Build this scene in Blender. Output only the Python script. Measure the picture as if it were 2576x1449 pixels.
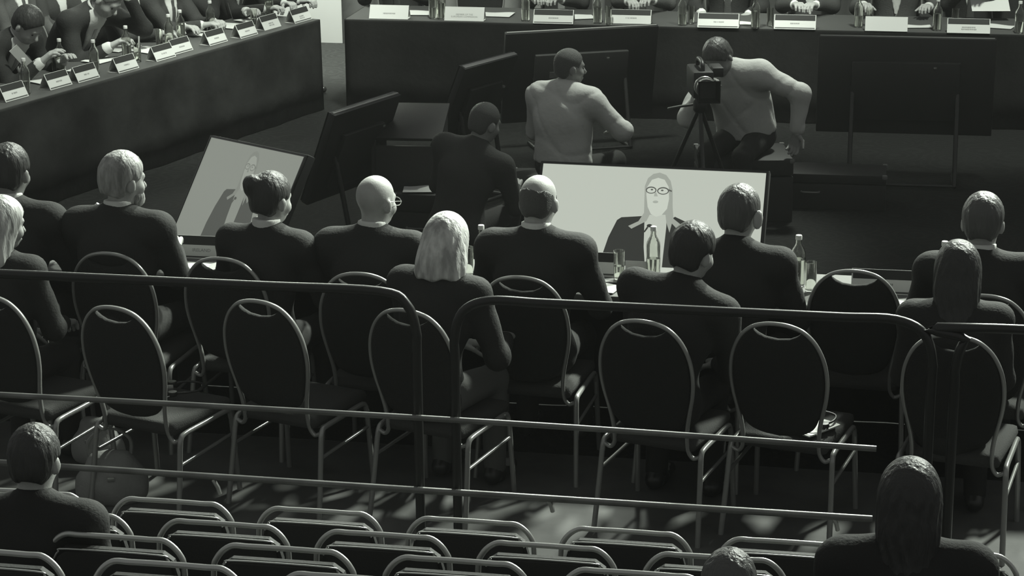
import bpy, bmesh, math, random
import numpy as np
from mathutils import Vector, Matrix

# ---------------------------------------------------------------- camera, world, lights, exposure
scene = bpy.context.scene
COL = scene.collection
for o in list(bpy.data.objects): bpy.data.objects.remove(o)
IW, IH, FPX = 2576.0, 1449.0, 5400.0
CZ = 3.69
PITCH, YAW, ROLL = math.radians(16.8), math.radians(11.0), math.radians(-0.6)
FW = np.array([-math.sin(YAW)*math.cos(PITCH), math.cos(YAW)*math.cos(PITCH), -math.sin(PITCH)])
_rt = np.cross(FW, [0, 0, 1]); _rt /= np.linalg.norm(_rt); _up = np.cross(_rt, FW)
RT = math.cos(ROLL)*_rt + math.sin(ROLL)*_up
UP = -math.sin(ROLL)*_rt + math.cos(ROLL)*_up
CAM = np.array([0, 0, CZ])
cd = bpy.data.cameras.new('camera'); cam = bpy.data.objects.new('camera', cd); COL.objects.link(cam)
cd.sensor_width = 36; cd.lens = FPX/IW*36; cd.clip_end = 200
m = Matrix(((RT[0], UP[0], -FW[0], 0), (RT[1], UP[1], -FW[1], 0), (RT[2], UP[2], -FW[2], CZ), (0, 0, 0, 1)))
cam.matrix_world = m
scene.camera = cam

w = bpy.data.worlds.new('world'); scene.world = w; w.use_nodes = True
w.node_tree.nodes['Background'].inputs[0].default_value = (.97, 1.0, .96, 1)
w.node_tree.nodes['Background'].inputs[1].default_value = 0.245

TINT = (.93, 1.0, .89)
def area(name, loc, target, size, power, spread=180):
    l = bpy.data.lights.new(name, 'AREA'); l.energy = power; l.size = size; l.color = TINT
    l.spread = math.radians(spread)
    o = bpy.data.objects.new(name, l); COL.objects.link(o); o.location = loc
    o.rotation_euler = (Vector(target)-Vector(loc)).to_track_quat('-Z', 'Y').to_euler(); return o
def spot(name, loc, target, angle, power, r=.25, blend=.5):
    l = bpy.data.lights.new(name, 'SPOT'); l.energy = power; l.spot_size = math.radians(angle)
    l.spot_blend = blend; l.shadow_soft_size = r; l.color = TINT
    o = bpy.data.objects.new(name, l); COL.objects.link(o); o.location = loc
    o.rotation_euler = (Vector(target)-Vector(loc)).to_track_quat('-Z', 'Y').to_euler(); return o
# rigged stage lamps over the middle of the table square, shining outwards onto the delegates
spot('stage_lamp', (3.9, 15.8, 6.8), (-.2, 8.6, .8), 38, 9500, .35)
spot('stage_lamp', (.5, 15.8, 7.0), (-1.9, 8.6, .8), 38, 7000, .35)
spot('stage_lamp', (-2.2, 15.6, 7.0), (-3.8, 8.6, .8), 36, 6000, .35)
spot('stage_lamp', (-.3, 16.0, 6.6), (-1.5, 13.4, 1.0), 24, 2600, .3)
spot('stage_lamp', (-2.6, 13.9, 6.6), (-2.9, 17.5, .85), 44, 2300, .35)
spot('stage_lamp', (1.0, 13.9, 6.6), (.3, 17.5, .85), 44, 2300, .35)
spot('stage_lamp', (-3.4, 12.6, 6.6), (-6.5, 14.3, .95), 44, 2200, .35)
spot('stage_lamp', (-3.0, 14.6, 6.6), (-5.7, 16.2, .95), 36, 1600, .35)
spot('wall_washer', (-6.2, 18.4, 5.6), (-6.2, 19.7, 3.0), 80, 9000)

scene.view_settings.view_transform = 'Standard'
scene.view_settings.look = 'None'
scene.view_settings.exposure = 0.0
scene.view_settings.gamma = 1.0
scene.view_settings.use_curve_mapping = False

# ---------------------------------------------------------------- placing helpers
def ray(x, y): return FW + RT*(x-IW/2)/FPX + UP*(IH/2-y)/FPX
def PZ(x, y, z):
    d = ray(x, y); return CAM + d*((z-CZ)/d[2])
def PY(x, y, Y):
    d = ray(x, y); return CAM + d*(Y/d[1])
def PD(x, y, dist): return CAM + ray(x, y)*dist
def proj(p):
    d = np.asarray(p, float)-CAM; z = d@FW
    return IW/2+FPX*(d@RT)/z, IH/2-FPX*(d@UP)/z

# ---------------------------------------------------------------- materials
def mat(name, c, rough=.7, metal=0., spec=.5, bump=0., bscale=60., var=0., vscale=8., trans=0., ior=1.45, emit=None, estr=1., stretch=None, sheen=0.):
    m = bpy.data.materials.new(name); m.use_nodes = True
    nt = m.node_tree; b = nt.nodes['Principled BSDF']
    if isinstance(c, (int, float)): c = (c*.985, c, c*.965)
    b.inputs['Base Color'].default_value = (*c, 1)
    b.inputs['Roughness'].default_value = rough; b.inputs['Metallic'].default_value = metal
    b.inputs['Specular IOR Level'].default_value = spec
    b.inputs['Transmission Weight'].default_value = trans; b.inputs['IOR'].default_value = ior
    if sheen: b.inputs['Sheen Weight'].default_value = sheen
    if emit is not None:
        b.inputs['Emission Color'].default_value = (*emit, 1); b.inputs['Emission Strength'].default_value = estr
    if bump or var:
        tc = nt.nodes.new('ShaderNodeTexCoord'); mp = nt.nodes.new('ShaderNodeMapping')
        nt.links.new(tc.outputs['Object'], mp.inputs['Vector'])
        if stretch: mp.inputs['Scale'].default_value = stretch
    if bump:
        n = nt.nodes.new('ShaderNodeTexNoise'); n.inputs['Scale'].default_value = bscale; n.inputs['Detail'].default_value = 4
        nt.links.new(mp.outputs['Vector'], n.inputs['Vector'])
        bp = nt.nodes.new('ShaderNodeBump'); bp.inputs['Strength'].default_value = bump; bp.inputs['Distance'].default_value = .01
        nt.links.new(n.outputs['Fac'], bp.inputs['Height']); nt.links.new(bp.outputs['Normal'], b.inputs['Normal'])
    if var:
        n = nt.nodes.new('ShaderNodeTexNoise'); n.inputs['Scale'].default_value = vscale; n.inputs['Detail'].default_value = 6
        nt.links.new(mp.outputs['Vector'], n.inputs['Vector'])
        r = nt.nodes.new('ShaderNodeValToRGB')
        r.color_ramp.elements[0].position = .35; r.color_ramp.elements[1].position = .65
        r.color_ramp.elements[0].color = (*[max(0, x*(1-var)) for x in c], 1)
        r.color_ramp.elements[1].color = (*[min(1, x*(1+var)) for x in c], 1)
        nt.links.new(n.outputs['Fac'], r.inputs['Fac']); nt.links.new(r.outputs['Color'], b.inputs['Base Color'])
    return m
M = {}
M['suit'] = mat('black_suit_cloth', .02, .85, spec=.25, bump=.25, bscale=90)
M['suit2'] = mat('charcoal_suit_cloth', .035, .85, spec=.25, bump=.25, bscale=90)
M['suit3'] = mat('grey_suit_cloth', .06, .85, spec=.25, bump=.25, bscale=90)
M['trousers'] = mat('dark_trouser_cloth', .02, .85, spec=.25, bump=.2, bscale=80)
M['greytrousers'] = mat('grey_trouser_cloth', .10, .85, spec=.25, bump=.2, bscale=80)
M['shirt'] = mat('white_shirt_cotton', .5, .8, spec=.2, bump=.2, bscale=60)
M['workshirt'] = mat('pale_work_shirt_cotton', .42, .8, spec=.2, bump=.9, bscale=11)
M['tie'] = mat('grey_silk_tie', .28, .5, bump=.2, bscale=120)
M['darktie'] = mat('dark_silk_tie', .05, .5, bump=.2, bscale=120)
M['skin'] = mat('skin', .30, .55, spec=.4, bump=.08, bscale=120, var=.06, vscale=20)
M['skin2'] = mat('tanned_skin', .2, .5, spec=.4, bump=.08, bscale=120, var=.06, vscale=20)
M['eye'] = mat('dark_eye', .02, .2)
M['hair_dark'] = mat('dark_hair', .03, .5, spec=.35, bump=.9, bscale=55, stretch=(1, 1, .25))
M['hair_brown'] = mat('brown_hair', .06, .45, spec=.5, bump=.9, bscale=55, stretch=(1, 1, .25))
M['hair_grey'] = mat('grey_hair', .24, .5, spec=.5, bump=.9, bscale=50, var=.45, vscale=30, stretch=(1, 1, .25))
M['hair_blond'] = mat('blond_hair', .38, .42, spec=.6, bump=.9, bscale=45, var=.4, vscale=26, stretch=(1, 1, .15))
M['stubble'] = mat('cropped_hair_stubble', .07, .6, spec=.3, bump=.6, bscale=220)
M['stubble_l'] = mat('light_cropped_hair', .17, .6, spec=.3, bump=.6, bscale=220)
M['leather'] = mat('black_shoe_leather', .02, .3, bump=.1, bscale=120)
M['frame'] = mat('brushed_chair_metal', .26, .22, metal=.38, bump=.03, bscale=200)
M['pad'] = mat('black_upholstery', .018, .9, spec=.2, bump=.35, bscale=160)
M['seatpad'] = mat('dark_seat_fabric', .04, .9, spec=.2, bump=.35, bscale=160)
M['rail'] = mat('black_rail_paint', .014, .33, spec=.45, bump=.02, bscale=80)
M['railbar'] = mat('scuffed_rail_steel', .14, .34, metal=.5, var=.25, vscale=6)
M['seatrail'] = mat('satin_chrome', .42, .28, metal=.6, bump=.02, bscale=150)
M['seatblack'] = mat('black_seat_shell', .03, .7, spec=.25, bump=.15, bscale=90)
M['glass'] = mat('clear_glass', .96, .02, trans=1., ior=1.45)
M['water'] = mat('water', .97, .0, trans=1., ior=1.33)
M['cap'] = mat('pale_bottle_cap', .5, .4)
M['paper'] = mat('white_paper', .5, .8, spec=.2, bump=.03, bscale=30)
M['card'] = mat('white_card', .5, .75, spec=.2, bump=.02, bscale=40)
M['ink'] = mat('grey_print', .22, .8, spec=.2, bump=.02, bscale=40)
M['band'] = mat('dark_printed_band', .028, .7, spec=.2, bump=.02, bscale=40)
M['stripe'] = mat('grey_printed_stripe', .07, .7, spec=.2, bump=.02, bscale=40)
M['cloth'] = mat('black_table_skirt_cloth', .007, .9, spec=.2, bump=.4, bscale=14, var=.3, vscale=3)
M['cloth_l'] = mat('charcoal_table_skirt_cloth', .018, .9, spec=.2, bump=.4, bscale=14, var=.5, vscale=2.2)
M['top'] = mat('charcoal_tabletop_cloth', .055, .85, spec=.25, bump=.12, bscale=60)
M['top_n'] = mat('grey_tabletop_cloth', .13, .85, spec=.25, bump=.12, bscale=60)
M['black'] = mat('black_plastic', .012, .45, bump=.04, bscale=160)
M['gloss'] = mat('gloss_black_plastic', .012, .15, bump=.01, bscale=160)
M['grey'] = mat('grey_plastic', .12, .5, bump=.03, bscale=160)
M['dgrey'] = mat('dark_grey_panel', .022, .6, bump=.05, bscale=60)
M['silver'] = mat('silver_metal', .6, .3, metal=.9, bump=.02, bscale=200)
M['bagcloth'] = mat('pale_bag_canvas', .22, .85, bump=.3, bscale=60)
M['trim'] = mat('painted_edge_glint', .35, .4, metal=.3, bump=.02, bscale=100)  # pale tone standing in for light caught on display top edges
M['case'] = mat('black_case_laminate', .012, .6, bump=.06, bscale=120)

# ---------------------------------------------------------------- mesh helpers
def new_obj(name, me, mt=None, parent=None, smooth=True):
    o = bpy.data.objects.new(name, me); COL.objects.link(o)
    if mt is not None and len(me.materials) == 0: me.materials.append(mt)
    if smooth: me.shade_smooth()
    if parent is not None: o.parent = parent
    return o
def mesh(name, v, f):
    me = bpy.data.meshes.new(name); me.from_pydata([tuple(map(float, p)) for p in v], [], [tuple(q) for q in f]); me.update(); return me
def fix(bm, name, auto=None):
    bmesh.ops.recalc_face_normals(bm, faces=bm.faces)
    me = bpy.data.meshes.new(name); bm.to_mesh(me); bm.free(); me.update()
    return me
def smart(o, ang=40):
    o.data.shade_smooth()
    o.data.set_sharp_from_angle(angle=math.radians(ang))
    return o
def empty(name, loc=(0, 0, 0), rz=0., label=None, cat=None, group=None, kind=None):
    o = bpy.data.objects.new(name, None); COL.objects.link(o); o.location = loc; o.rotation_euler = (0, 0, rz)
    o.empty_display_size = .1
    return tag(o, label, cat, group, kind)
def tag(o, label=None, cat=None, group=None, kind=None):
    if label: o['label'] = label
    if cat: o['category'] = cat
    if group: o['group'] = group
    if kind: o['kind'] = kind
    return o
def copy_tree(o, parent=None):
    c = o.copy(); COL.objects.link(c); c.parent = parent
    for ch in list(o.children): copy_tree(ch, c)
    return c
def bm_box(bm, c, s, rot=None, bevel=0.):
    r = bmesh.ops.create_cube(bm, size=1.0)
    vs = r['verts']
    for v in vs: v.co = Vector((v.co.x*s[0], v.co.y*s[1], v.co.z*s[2]))
    if bevel:
        es = list({e for v in vs for e in v.link_edges})
        rb = bmesh.ops.bevel(bm, geom=es, offset=bevel, segments=2, affect='EDGES', profile=.6)
        vs = list({v for f in rb['faces'] for v in f.verts} | {v for v in vs if v.is_valid})
    for v in vs:
        p = v.co.copy()
        if rot is not None: p = rot @ p
        v.co = p + Vector(c)
def box(name, c, s, mt, parent=None, bevel=.004, rot=None):
    bm = bmesh.new(); bm_box(bm, c, s, rot, bevel)
    return smart(new_obj(name, fix(bm, name), mt, parent))
def catmull(pts, n=6, closed=False):
    P = [np.array(p, float) for p in pts]; out = []
    N = len(P); rng = N if closed else N-1
    for i in range(rng):
        p0 = P[(i-1) % N] if (closed or i > 0) else 2*P[0]-P[1]
        p1 = P[i]; p2 = P[(i+1) % N]
        p3 = P[(i+2) % N] if (closed or i+2 < N) else 2*P[-1]-P[-2]
        for k in range(n):
            t = k/n
            out.append(.5*((2*p1)+(-p0+p2)*t+(2*p0-5*p1+4*p2-p3)*t*t+(-p0+3*p1-3*p2+p3)*t**3))
    if not closed: out.append(P[-1])
    return out
def tube_geo(pts, r, seg=8, closed=False, caps=True, flat=1.0):
    pts = [np.array(p, float) for p in pts]; n = len(pts); V = []; Fc = []
    rs = r if hasattr(r, '__len__') else [r]*n
    tprev = None; nrm = None
    for i, p in enumerate(pts):
        a = pts[(i-1) % n] if (closed or i > 0) else pts[i]
        b = pts[(i+1) % n] if (closed or i < n-1) else pts[i]
        t = b-a; t /= (np.linalg.norm(t)+1e-9)
        if nrm is None:
            h = np.array([0, 0, 1.]) if abs(t[2]) < .9 else np.array([0, 1., 0])
            nrm = np.cross(t, h); nrm /= np.linalg.norm(nrm)
        else:
            nrm = nrm - t*(nrm@t); nrm /= (np.linalg.norm(nrm)+1e-9)
        bn = np.cross(t, nrm)
        for k in range(seg):
            a_ = 2*math.pi*k/seg
            V.append(p+rs[i]*(math.cos(a_)*nrm+flat*math.sin(a_)*bn))
    m_ = n if closed else n-1
    for i in range(m_):
        for k in range(seg):
            i2 = (i+1) % n; k2 = (k+1) % seg
            Fc.append((i*seg+k, i*seg+k2, i2*seg+k2, i2*seg+k))
    if caps and not closed:
        Fc.append(tuple(range(seg))[::-1]); Fc.append(tuple((n-1)*seg+k for k in range(seg)))
    return V, Fc
def tube(name, pts, r, mt, parent=None, seg=8, closed=False, n=0):
    if n: pts = catmull(pts, n, closed)
    v, f = tube_geo(pts, r, seg, closed)
    return smart(new_obj(name, mesh(name, v, f), mt, parent), 50)
def lathe(name, prof, mt, parent=None, seg=20, closed=False):
    V = []; Fc = []
    n = len(prof)
    for (r, z) in prof:
        for k in range(seg):
            a = 2*math.pi*k/seg; V.append((r*math.cos(a), r*math.sin(a), z))
    for i in range(n if closed else n-1):
        for k in range(seg):
            j = (i+1) % n; k2 = (k+1) % seg
            Fc.append((i*seg+k, i*seg+k2, j*seg+k2, j*seg+k))
    if not closed and prof[0][0] > 1e-6: Fc.append(tuple(range(seg))[::-1])
    if not closed and prof[-1][0] > 1e-6: Fc.append(tuple((n-1)*seg+k for k in range(seg)))
    me = mesh(name, V, Fc); bm = bmesh.new(); bm.from_mesh(me); bmesh.ops.remove_doubles(bm, verts=bm.verts, dist=1e-6); bmesh.ops.dissolve_degenerate(bm, edges=bm.edges, dist=1e-7)
    return smart(new_obj(name, fix(bm, name), mt, parent), 45)
def slab(name, outline, th, mt, parent=None, bevel=0.):
    """flat outline in local x,z extruded along y by th (centred)"""
    bm = bmesh.new()
    vs = [bm.verts.new((p[0], -th/2, p[1])) for p in outline]
    f = bm.faces.new(vs)
    r = bmesh.ops.extrude_face_region(bm, geom=[f])
    for v in r['geom']:
        if isinstance(v, bmesh.types.BMVert): v.co.y += th
    if bevel:
        es = [e for e in bm.edges if abs(e.verts[0].co.y-e.verts[1].co.y) < 1e-6]
        bmesh.ops.bevel(bm, geom=es, offset=bevel, segments=2, affect='EDGES')
    return smart(new_obj(name, fix(bm, name), mt, parent), 35)

# ---------------------------------------------------------------- signed-distance bodies (surface nets)
class SDF:
    def __init__(s, lo, hi, res, fine=None, fres=None):
        def axis(a, b, i):
            if fine is None: return np.arange(a, b+res, res)
            fa, fb = fine[0][i], fine[1][i]
            out = [a]
            while out[-1] < b:
                x = out[-1]
                st = fres if fa-res < x < fb else res
                out.append(x+st)
            return np.array(out)
        s.ax = [axis(lo[i], hi[i], i) for i in range(3)]
        s.F = np.full([len(a) for a in s.ax], 1.0, np.float32)
    def region(s, lo, hi):
        sl = []
        for i in range(3):
            a = int(np.searchsorted(s.ax[i], lo[i])); b = int(np.searchsorted(s.ax[i], hi[i]))
            sl.append(slice(max(0, a-1), min(len(s.ax[i]), b+1)))
        g = np.meshgrid(*[s.ax[i][sl[i]] for i in range(3)], indexing='ij', sparse=True)
        return tuple(sl), g
    def put(s, sl, d, k, op='u'):
        f = s.F[sl]
        if d.size == 0: return
        if op == 'u':
            h = np.maximum(k-np.abs(f-d), 0)/k
            s.F[sl] = np.minimum(f, d)-h*h*k*.25
        else:
            d = -d; h = np.maximum(k-np.abs(f-d), 0)/k
            s.F[sl] = np.maximum(f, d)+h*h*k*.25
    def cone(s, a, b, ra, rb, k=.03, op='u'):
        a = np.array(a, float); b = np.array(b, float); mg = max(ra, rb)+k+.03
        sl, g = s.region(np.minimum(a, b)-mg, np.maximum(a, b)+mg)
        ba = b-a; L = ba@ba+1e-12
        px, py, pz = g[0]-a[0], g[1]-a[1], g[2]-a[2]
        h = np.clip((px*ba[0]+py*ba[1]+pz*ba[2])/L, 0, 1)
        d = np.sqrt((px-h*ba[0])**2+(py-h*ba[1])**2+(pz-h*ba[2])**2)-(ra+(rb-ra)*h)
        s.put(sl, d.astype(np.float32), k, op)
    def ell(s, c, r, k=.03, R=None, op='u'):
        c = np.array(c, float); mg = max(r)+k+.03
        sl, g = s.region(c-mg, c+mg)
        px, py, pz = g[0]-c[0], g[1]-c[1], g[2]-c[2]
        if R is not None:
            q = [R[0][i]*px+R[1][i]*py+R[2][i]*pz for i in range(3)]
        else: q = [px+0*py+0*pz, py+0*px+0*pz, pz+0*px+0*py]
        k0 = np.sqrt((q[0]/r[0])**2+(q[1]/r[1])**2+(q[2]/r[2])**2)
        k1 = np.sqrt((q[0]/r[0]**2)**2+(q[1]/r[1]**2)**2+(q[2]/r[2]**2)**2)+1e-6
        s.put(sl, (k0*(k0-1)/k1).astype(np.float32), k, op)
    def grid(s): return np.meshgrid(*s.ax, indexing='ij', sparse=True)
    def mesh(s):
        F = s.F; ax = s.ax; S = F < 0
        c = S[:-1, :-1, :-1].astype(np.int8)
        cnt = sum(S[i:S.shape[0]-1+i, j:S.shape[1]-1+j, k:S.shape[2]-1+k].astype(np.int8) for i in (0, 1) for j in (0, 1) for k in (0, 1))
        act = (cnt > 0) & (cnt < 8)
        I = np.argwhere(act)
        if len(I) == 0: return np.zeros((0, 3)), []
        idx = -np.ones(act.shape, np.int64); idx[act] = np.arange(len(I))
        acc = np.zeros((len(I), 3)); num = np.zeros(len(I))
        cs = [(i, j, k) for i in (0, 1) for j in (0, 1) for k in (0, 1)]
        for a in cs:
            for d in range(3):
                if a[d]: continue
                b = list(a); b[d] = 1
                fa = F[I[:, 0]+a[0], I[:, 1]+a[1], I[:, 2]+a[2]]; fb = F[I[:, 0]+b[0], I[:, 1]+b[1], I[:, 2]+b[2]]
                mk = (fa < 0) != (fb < 0)
                if not mk.any(): continue
                t = fa[mk]/(fa[mk]-fb[mk])
                for e in range(3):
                    pa = ax[e][I[mk, e]+a[e]]; pb = ax[e][I[mk, e]+b[e]]
                    acc[mk, e] += pa+(pb-pa)*(t if e == d else 0)
                num[mk] += 1
        V = acc/num[:, None]
        Q = []
        for d in range(3):
            e1, e2 = (d+1) % 3, (d+2) % 3
            s0 = [slice(None)]*3; s1 = [slice(None)]*3
            s0[d] = slice(0, -1); s1[d] = slice(1, None)
            A = S[tuple(s0)]; B = S[tuple(s1)]
            X = np.argwhere(A != B)
            ok = (X[:, e1] > 0) & (X[:, e2] > 0) & (X[:, e1] < F.shape[e1]-1) & (X[:, e2] < F.shape[e2]-1)
            X = X[ok]
            if len(X) == 0: continue
            def at(o1, o2):
                Y = X.copy(); Y[:, e1] += o1; Y[:, e2] += o2; return idx[Y[:, 0], Y[:, 1], Y[:, 2]]
            q = np.stack([at(-1, -1), at(0, -1), at(0, 0), at(-1, 0)], 1)
            fl = ~A[X[:, 0], X[:, 1], X[:, 2]]
            q[fl] = q[fl][:, ::-1]
            Q.append(q)
        return V, np.concatenate(Q) if Q else []
def np_mesh(name, V, Q):
    me = bpy.data.meshes.new(name); nv = len(V); nf = len(Q)
    me.vertices.add(nv); me.vertices.foreach_set('co', np.asarray(V, np.float32).ravel())
    me.loops.add(nf*4); me.loops.foreach_set('vertex_index', np.asarray(Q, np.int32).ravel())
    me.polygons.add(nf); me.polygons.foreach_set('loop_start', np.arange(0, nf*4, 4, dtype=np.int32))
    me.update(calc_edges=True); me.validate(); me.shade_smooth()
    return me

# ---------------------------------------------------------------- people
def RX(a): a = math.radians(a); c, s = math.cos(a), math.sin(a); return np.array([[1, 0, 0], [0, c, -s], [0, s, c]])
def RYm(a): a = math.radians(a); c, s = math.cos(a), math.sin(a); return np.array([[c, 0, s], [0, 1, 0], [-s, 0, c]])
def RZm(a): a = math.radians(a); c, s = math.cos(a), math.sin(a); return np.array([[c, -s, 0], [s, c, 0], [0, 0, 1]])
_hands = {}
def hand_mesh(curl):
    """left hand palm down: wrist at the origin, fingers along +y, thumb at +x"""
    if curl in _hands: return _hands[curl]
    s = SDF((-.07, -.06, -.10), (.09, .21, .05), .0046)
    s.cone((0, -.05, 0), (0, .005, 0), .026, .024, .012)
    s.cone((.012, .015, 0), (.024, .085, .002), .018, .0135, .012)
    s.cone((0, .01, .002), (.006, .09, .003), .018, .0135, .012)
    s.cone((-.008, .012, 0), (-.014, .085, .001), .017, .013, .012)
    s.cone((-.014, .015, -.002), (-.03, .076, -.001), .016, .012, .012)
    for bx, by, ln, fan in ((.026, .088, (.036, .024, .02), 5), (.0075, .093, (.04, .027, .022), 1), (-.0125, .088, (.037, .025, .02), -3), (-.031, .078, (.028, .02, .018), -8)):
        p = np.array([bx, by, .002]); a = 8+curl*.35
        for q, L in enumerate(ln):
            d = RZm(-fan) @ np.array([0, math.cos(math.radians(a)), -math.sin(math.radians(a))])
            e = p+d*L; s.cone(p, e, .0108-.0008*q, .0102-.0008*q, .004); p = e; a += curl*(.75 if q else .9)
    p = np.array([.022, .022, -.006]); d = np.array([.75, .62, -.22]); d /= np.linalg.norm(d)
    e = p+d*.042; s.cone(p, e, .015, .0108, .01)
    d2 = np.array([.35, .85, -.35-.004*curl]); d2 /= np.linalg.norm(d2)
    f = e+d2*.032; s.cone(e, f, .0105, .009, .004); s.cone(f, f+d2*.02, .009, .0075, .003)
    _hands[curl] = s.mesh(); return _hands[curl]
def ik(S, W, pole, l1=.285, l2=.255):
    d = W-S; D = np.linalg.norm(d)
    if D > (l1+l2)*.985: W = S+d/D*(l1+l2)*.985; d = W-S; D = np.linalg.norm(d)
    u = d/D; a = (l1*l1-l2*l2+D*D)/(2*D); h = math.sqrt(max(l1*l1-a*a, 0))
    pl = pole-u*(pole@u); pl /= (np.linalg.norm(pl)+1e-9)
    return S+u*a+pl*h, W
PEOPLE = 0
def person(label, x, y, rz, seat=.46, scale=1., lean=8, side=0, twist=0, yaw=0, pitch=5, roll=0, WL=(-.17, .36, .80), WR=(.17, .36, .80),
           poleL=(-.42, -.35, -.85), poleR=(.42, -.35, -.85), hair=('short', 'hair_dark'), coat='suit', skin='skin', collar=True, front=False, tie=None, fem=False,
           trousers='trousers', res=.013, curl=28, knees=None, glasses=False, short_sleeves=False, handL=None, handR=None, group=None, slump=0., hz=0., legs=True, lanyard=False, palmL=0, palmR=0, ear=1., beard=None):
    global PEOPLE
    PEOPLE += 1; rnd = random.Random(PEOPLE*7+3)
    e = empty('person', (x, y, 0), math.radians(rz), label, 'person', group); e.scale = (scale,)*3
    z0 = seat+.095
    P = np.array([0, 0, z0])
    Rl = RZm(-twist*.5) @ RYm(side*.5) @ RX(-lean*.5); Ru = RZm(-twist) @ RYm(side) @ RX(-lean)
    s1 = Rl @ np.array([0, 0, 1.]); s2 = Ru @ np.array([0, 0, 1.])
    A = P+s1*.2; N = A+s2*(.275-slump)
    r = Ru[:, 0]; fwd = Ru[:, 1]
    sw = .168 if fem else .198
    SL = N-s2*.036-r*sw; SR = N-s2*.036+r*sw
    Rh = RZm(-twist*.6-yaw) @ RYm(side*.3+roll) @ RX(-(lean*.35+pitch))
    hu = Rh @ np.array([0, 0, 1.]); H = N+s2*.05+hu*.125+Rh[:, 1]*.018+np.array([0, 0, hz])
    WL = np.array(WL, float); WR = np.array(WR, float)
    EL, WL = ik(SL, WL, np.array(poleL, float)); ER, WR = ik(SR, WR, np.array(poleR, float))
    if knees is None: knees = ((-.12, .40, seat+.035), (.12, .40, seat+.035))
    KL, KR = [np.array(q, float) for q in knees]
    AL = np.array([KL[0]-.01, KL[1]-.02, .085]); AR = np.array([KR[0]+.01, KR[1]-.02, .085])
    HL, HR = P+np.array([-.095, .02, -.02]), P+np.array([.095, .02, -.02])
    allp = np.array([P, A, N, SL, SR, EL, ER, WL, WR, H]); lo = allp.min(0)-.2; hi = allp.max(0)+.2
    cw = .86 if fem else 1.
    def torso(s, i, k=.05):
        s.ell(P, (.165*cw+i+.01, .125+i, .14+i), k, Rl)
        s.ell(P+s1*.13+fwd*.01, (.15*cw+i, .115+i, .17+i), k, Rl)
        s.ell(A+s2*.09, (.178*cw+i, .118+i, .18+i), k, Ru)
        s.ell(A+s2*.13-fwd*.035, (.15*cw+i, .085+i, .13+i), k, Ru)
        if fem: s.ell(A+s2*.06+fwd*.075, (.115+i, .055+i, .07+i), .04, Ru)
        s.cone(SL, SR, .062+i, .062+i, .05)
        s.cone(N+s2*.015, SL+r*.03, .055+i, .055+i, .05); s.cone(N+s2*.015, SR-r*.03, .055+i, .055+i, .05)
    def arms(s, i, cut=1.):
        for S_, E_, W_ in ((SL, EL, WL), (SR, ER, WR)):
            s.cone(S_, E_, .056+i, .044+i, .045)
            s.cone(E_, E_+(W_-E_)*cut, .044+i, .033+i*.8, .03)
    # body
    flo, fhi = H-.15, H+.15
    b = SDF(np.minimum(lo, [-.3, -.25, 0 if legs else .3]) if legs else lo, np.maximum(hi, [.3, .65, .3]) if legs else hi, .02, (flo, fhi), .0085)
    torso(b, -.022); arms(b, -.008)
    if legs:
        for h_, k_, a_ in ((HL, KL, AL), (HR, KR, AR)):
            b.cone(h_, k_, .072, .052, .04); b.cone(k_, a_, .05, .036, .03)
            b.cone(a_, a_+np.array([0, .15, -.045]), .036, .028, .03)
    b.cone(N-s2*.03, H-hu*.05-Rh[:, 1]*.01, .058 if not fem else .05, .054 if not fem else .046, .03)
    def hp(v): return H+Rh @ np.array(v, float)
    b.ell(hp((0, -.014, .022)), (.0755, .094, .088), .03, Rh)
    b.ell(hp((0, .022, -.045)), (.057, .062, .068), .035, Rh)
    b.ell(hp((0, .058, -.088)), (.027, .026, .022), .03, Rh)
    b.cone(hp((-.03, .074, .014)), hp((.03, .074, .014)), .013, .013, .02)
    b.cone(hp((0, .083, 0)), hp((0, .104, -.034)), .009, .0145, .012)
    for sx in (-1, 1):
        b.ell(hp((sx*.04, .06, -.038)), (.02, .02, .02), .03, Rh)
        b.ell(hp((sx*.031, .092, -.006)), (.015, .013, .009), .012, Rh, op='s')
        b.ell(hp((sx*(.079+.004*(ear-1)*10), -.008, -.02)), (.011, .021*ear, .033*ear), .008, Rh @ RZm(sx*-22))
    b.cone(hp((-.02, .086, -.07)), hp((.02, .086, -.07)), .008, .008, .012)
    b.cone(hp((-.023, .098, -.069)), hp((.023, .098, -.069)), .0045, .0045, .006, op='s')
    V, Q = b.mesh(); V = [V]; Q = [Q]; off = len(V[0]); nsk = len(Q[0])
    for W_, E_, mir, hd, palm in ((WL, EL, 1, handL, palmL), (WR, ER, -1, handR, palmR)):
        hv, hq = hand_mesh(curl); hv = hv.copy()
        if mir < 0: hv[:, 0] *= -1; hq = hq[:, ::-1]
        d = W_-E_; d /= np.linalg.norm(d)
        if hd is not None: d = np.array(hd, float); d /= np.linalg.norm(d)
        up_ = np.array([0, 0, 1.]) if abs(d[2]) < .9 else np.array([0, -1., 0])
        xx = np.cross(d, up_); xx /= np.linalg.norm(xx); zz = np.cross(xx, d)
        Mx = np.stack([xx, d, zz], 1)
        if palm: Mx = Mx @ RYm(palm)
        V.append(hv @ Mx.T+W_); Q.append(hq+off); off += len(hv); nsk += len(hq)
    # eyeballs
    for sx in (-1, 1):
        se = SDF((-.012,)*3, (.012,)*3, .004); se.ell((0, 0, 0), (.0085, .0085, .0085), .002)
        ev, eq = se.mesh(); V.append(ev+hp((sx*.031, .0755, -.006))); Q.append(eq+off); off += len(ev)
    me = np_mesh('body', np.concatenate(V), np.concatenate(Q))
    me.materials.append(M[skin]); me.materials.append(M['eye'])
    mi = np.zeros(len(me.polygons), np.int32); mi[nsk:] = 1; me.polygons.foreach_set('material_index', mi)
    new_obj('body', me, None, e)
    # coat
    j = SDF(lo, hi, res)
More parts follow.
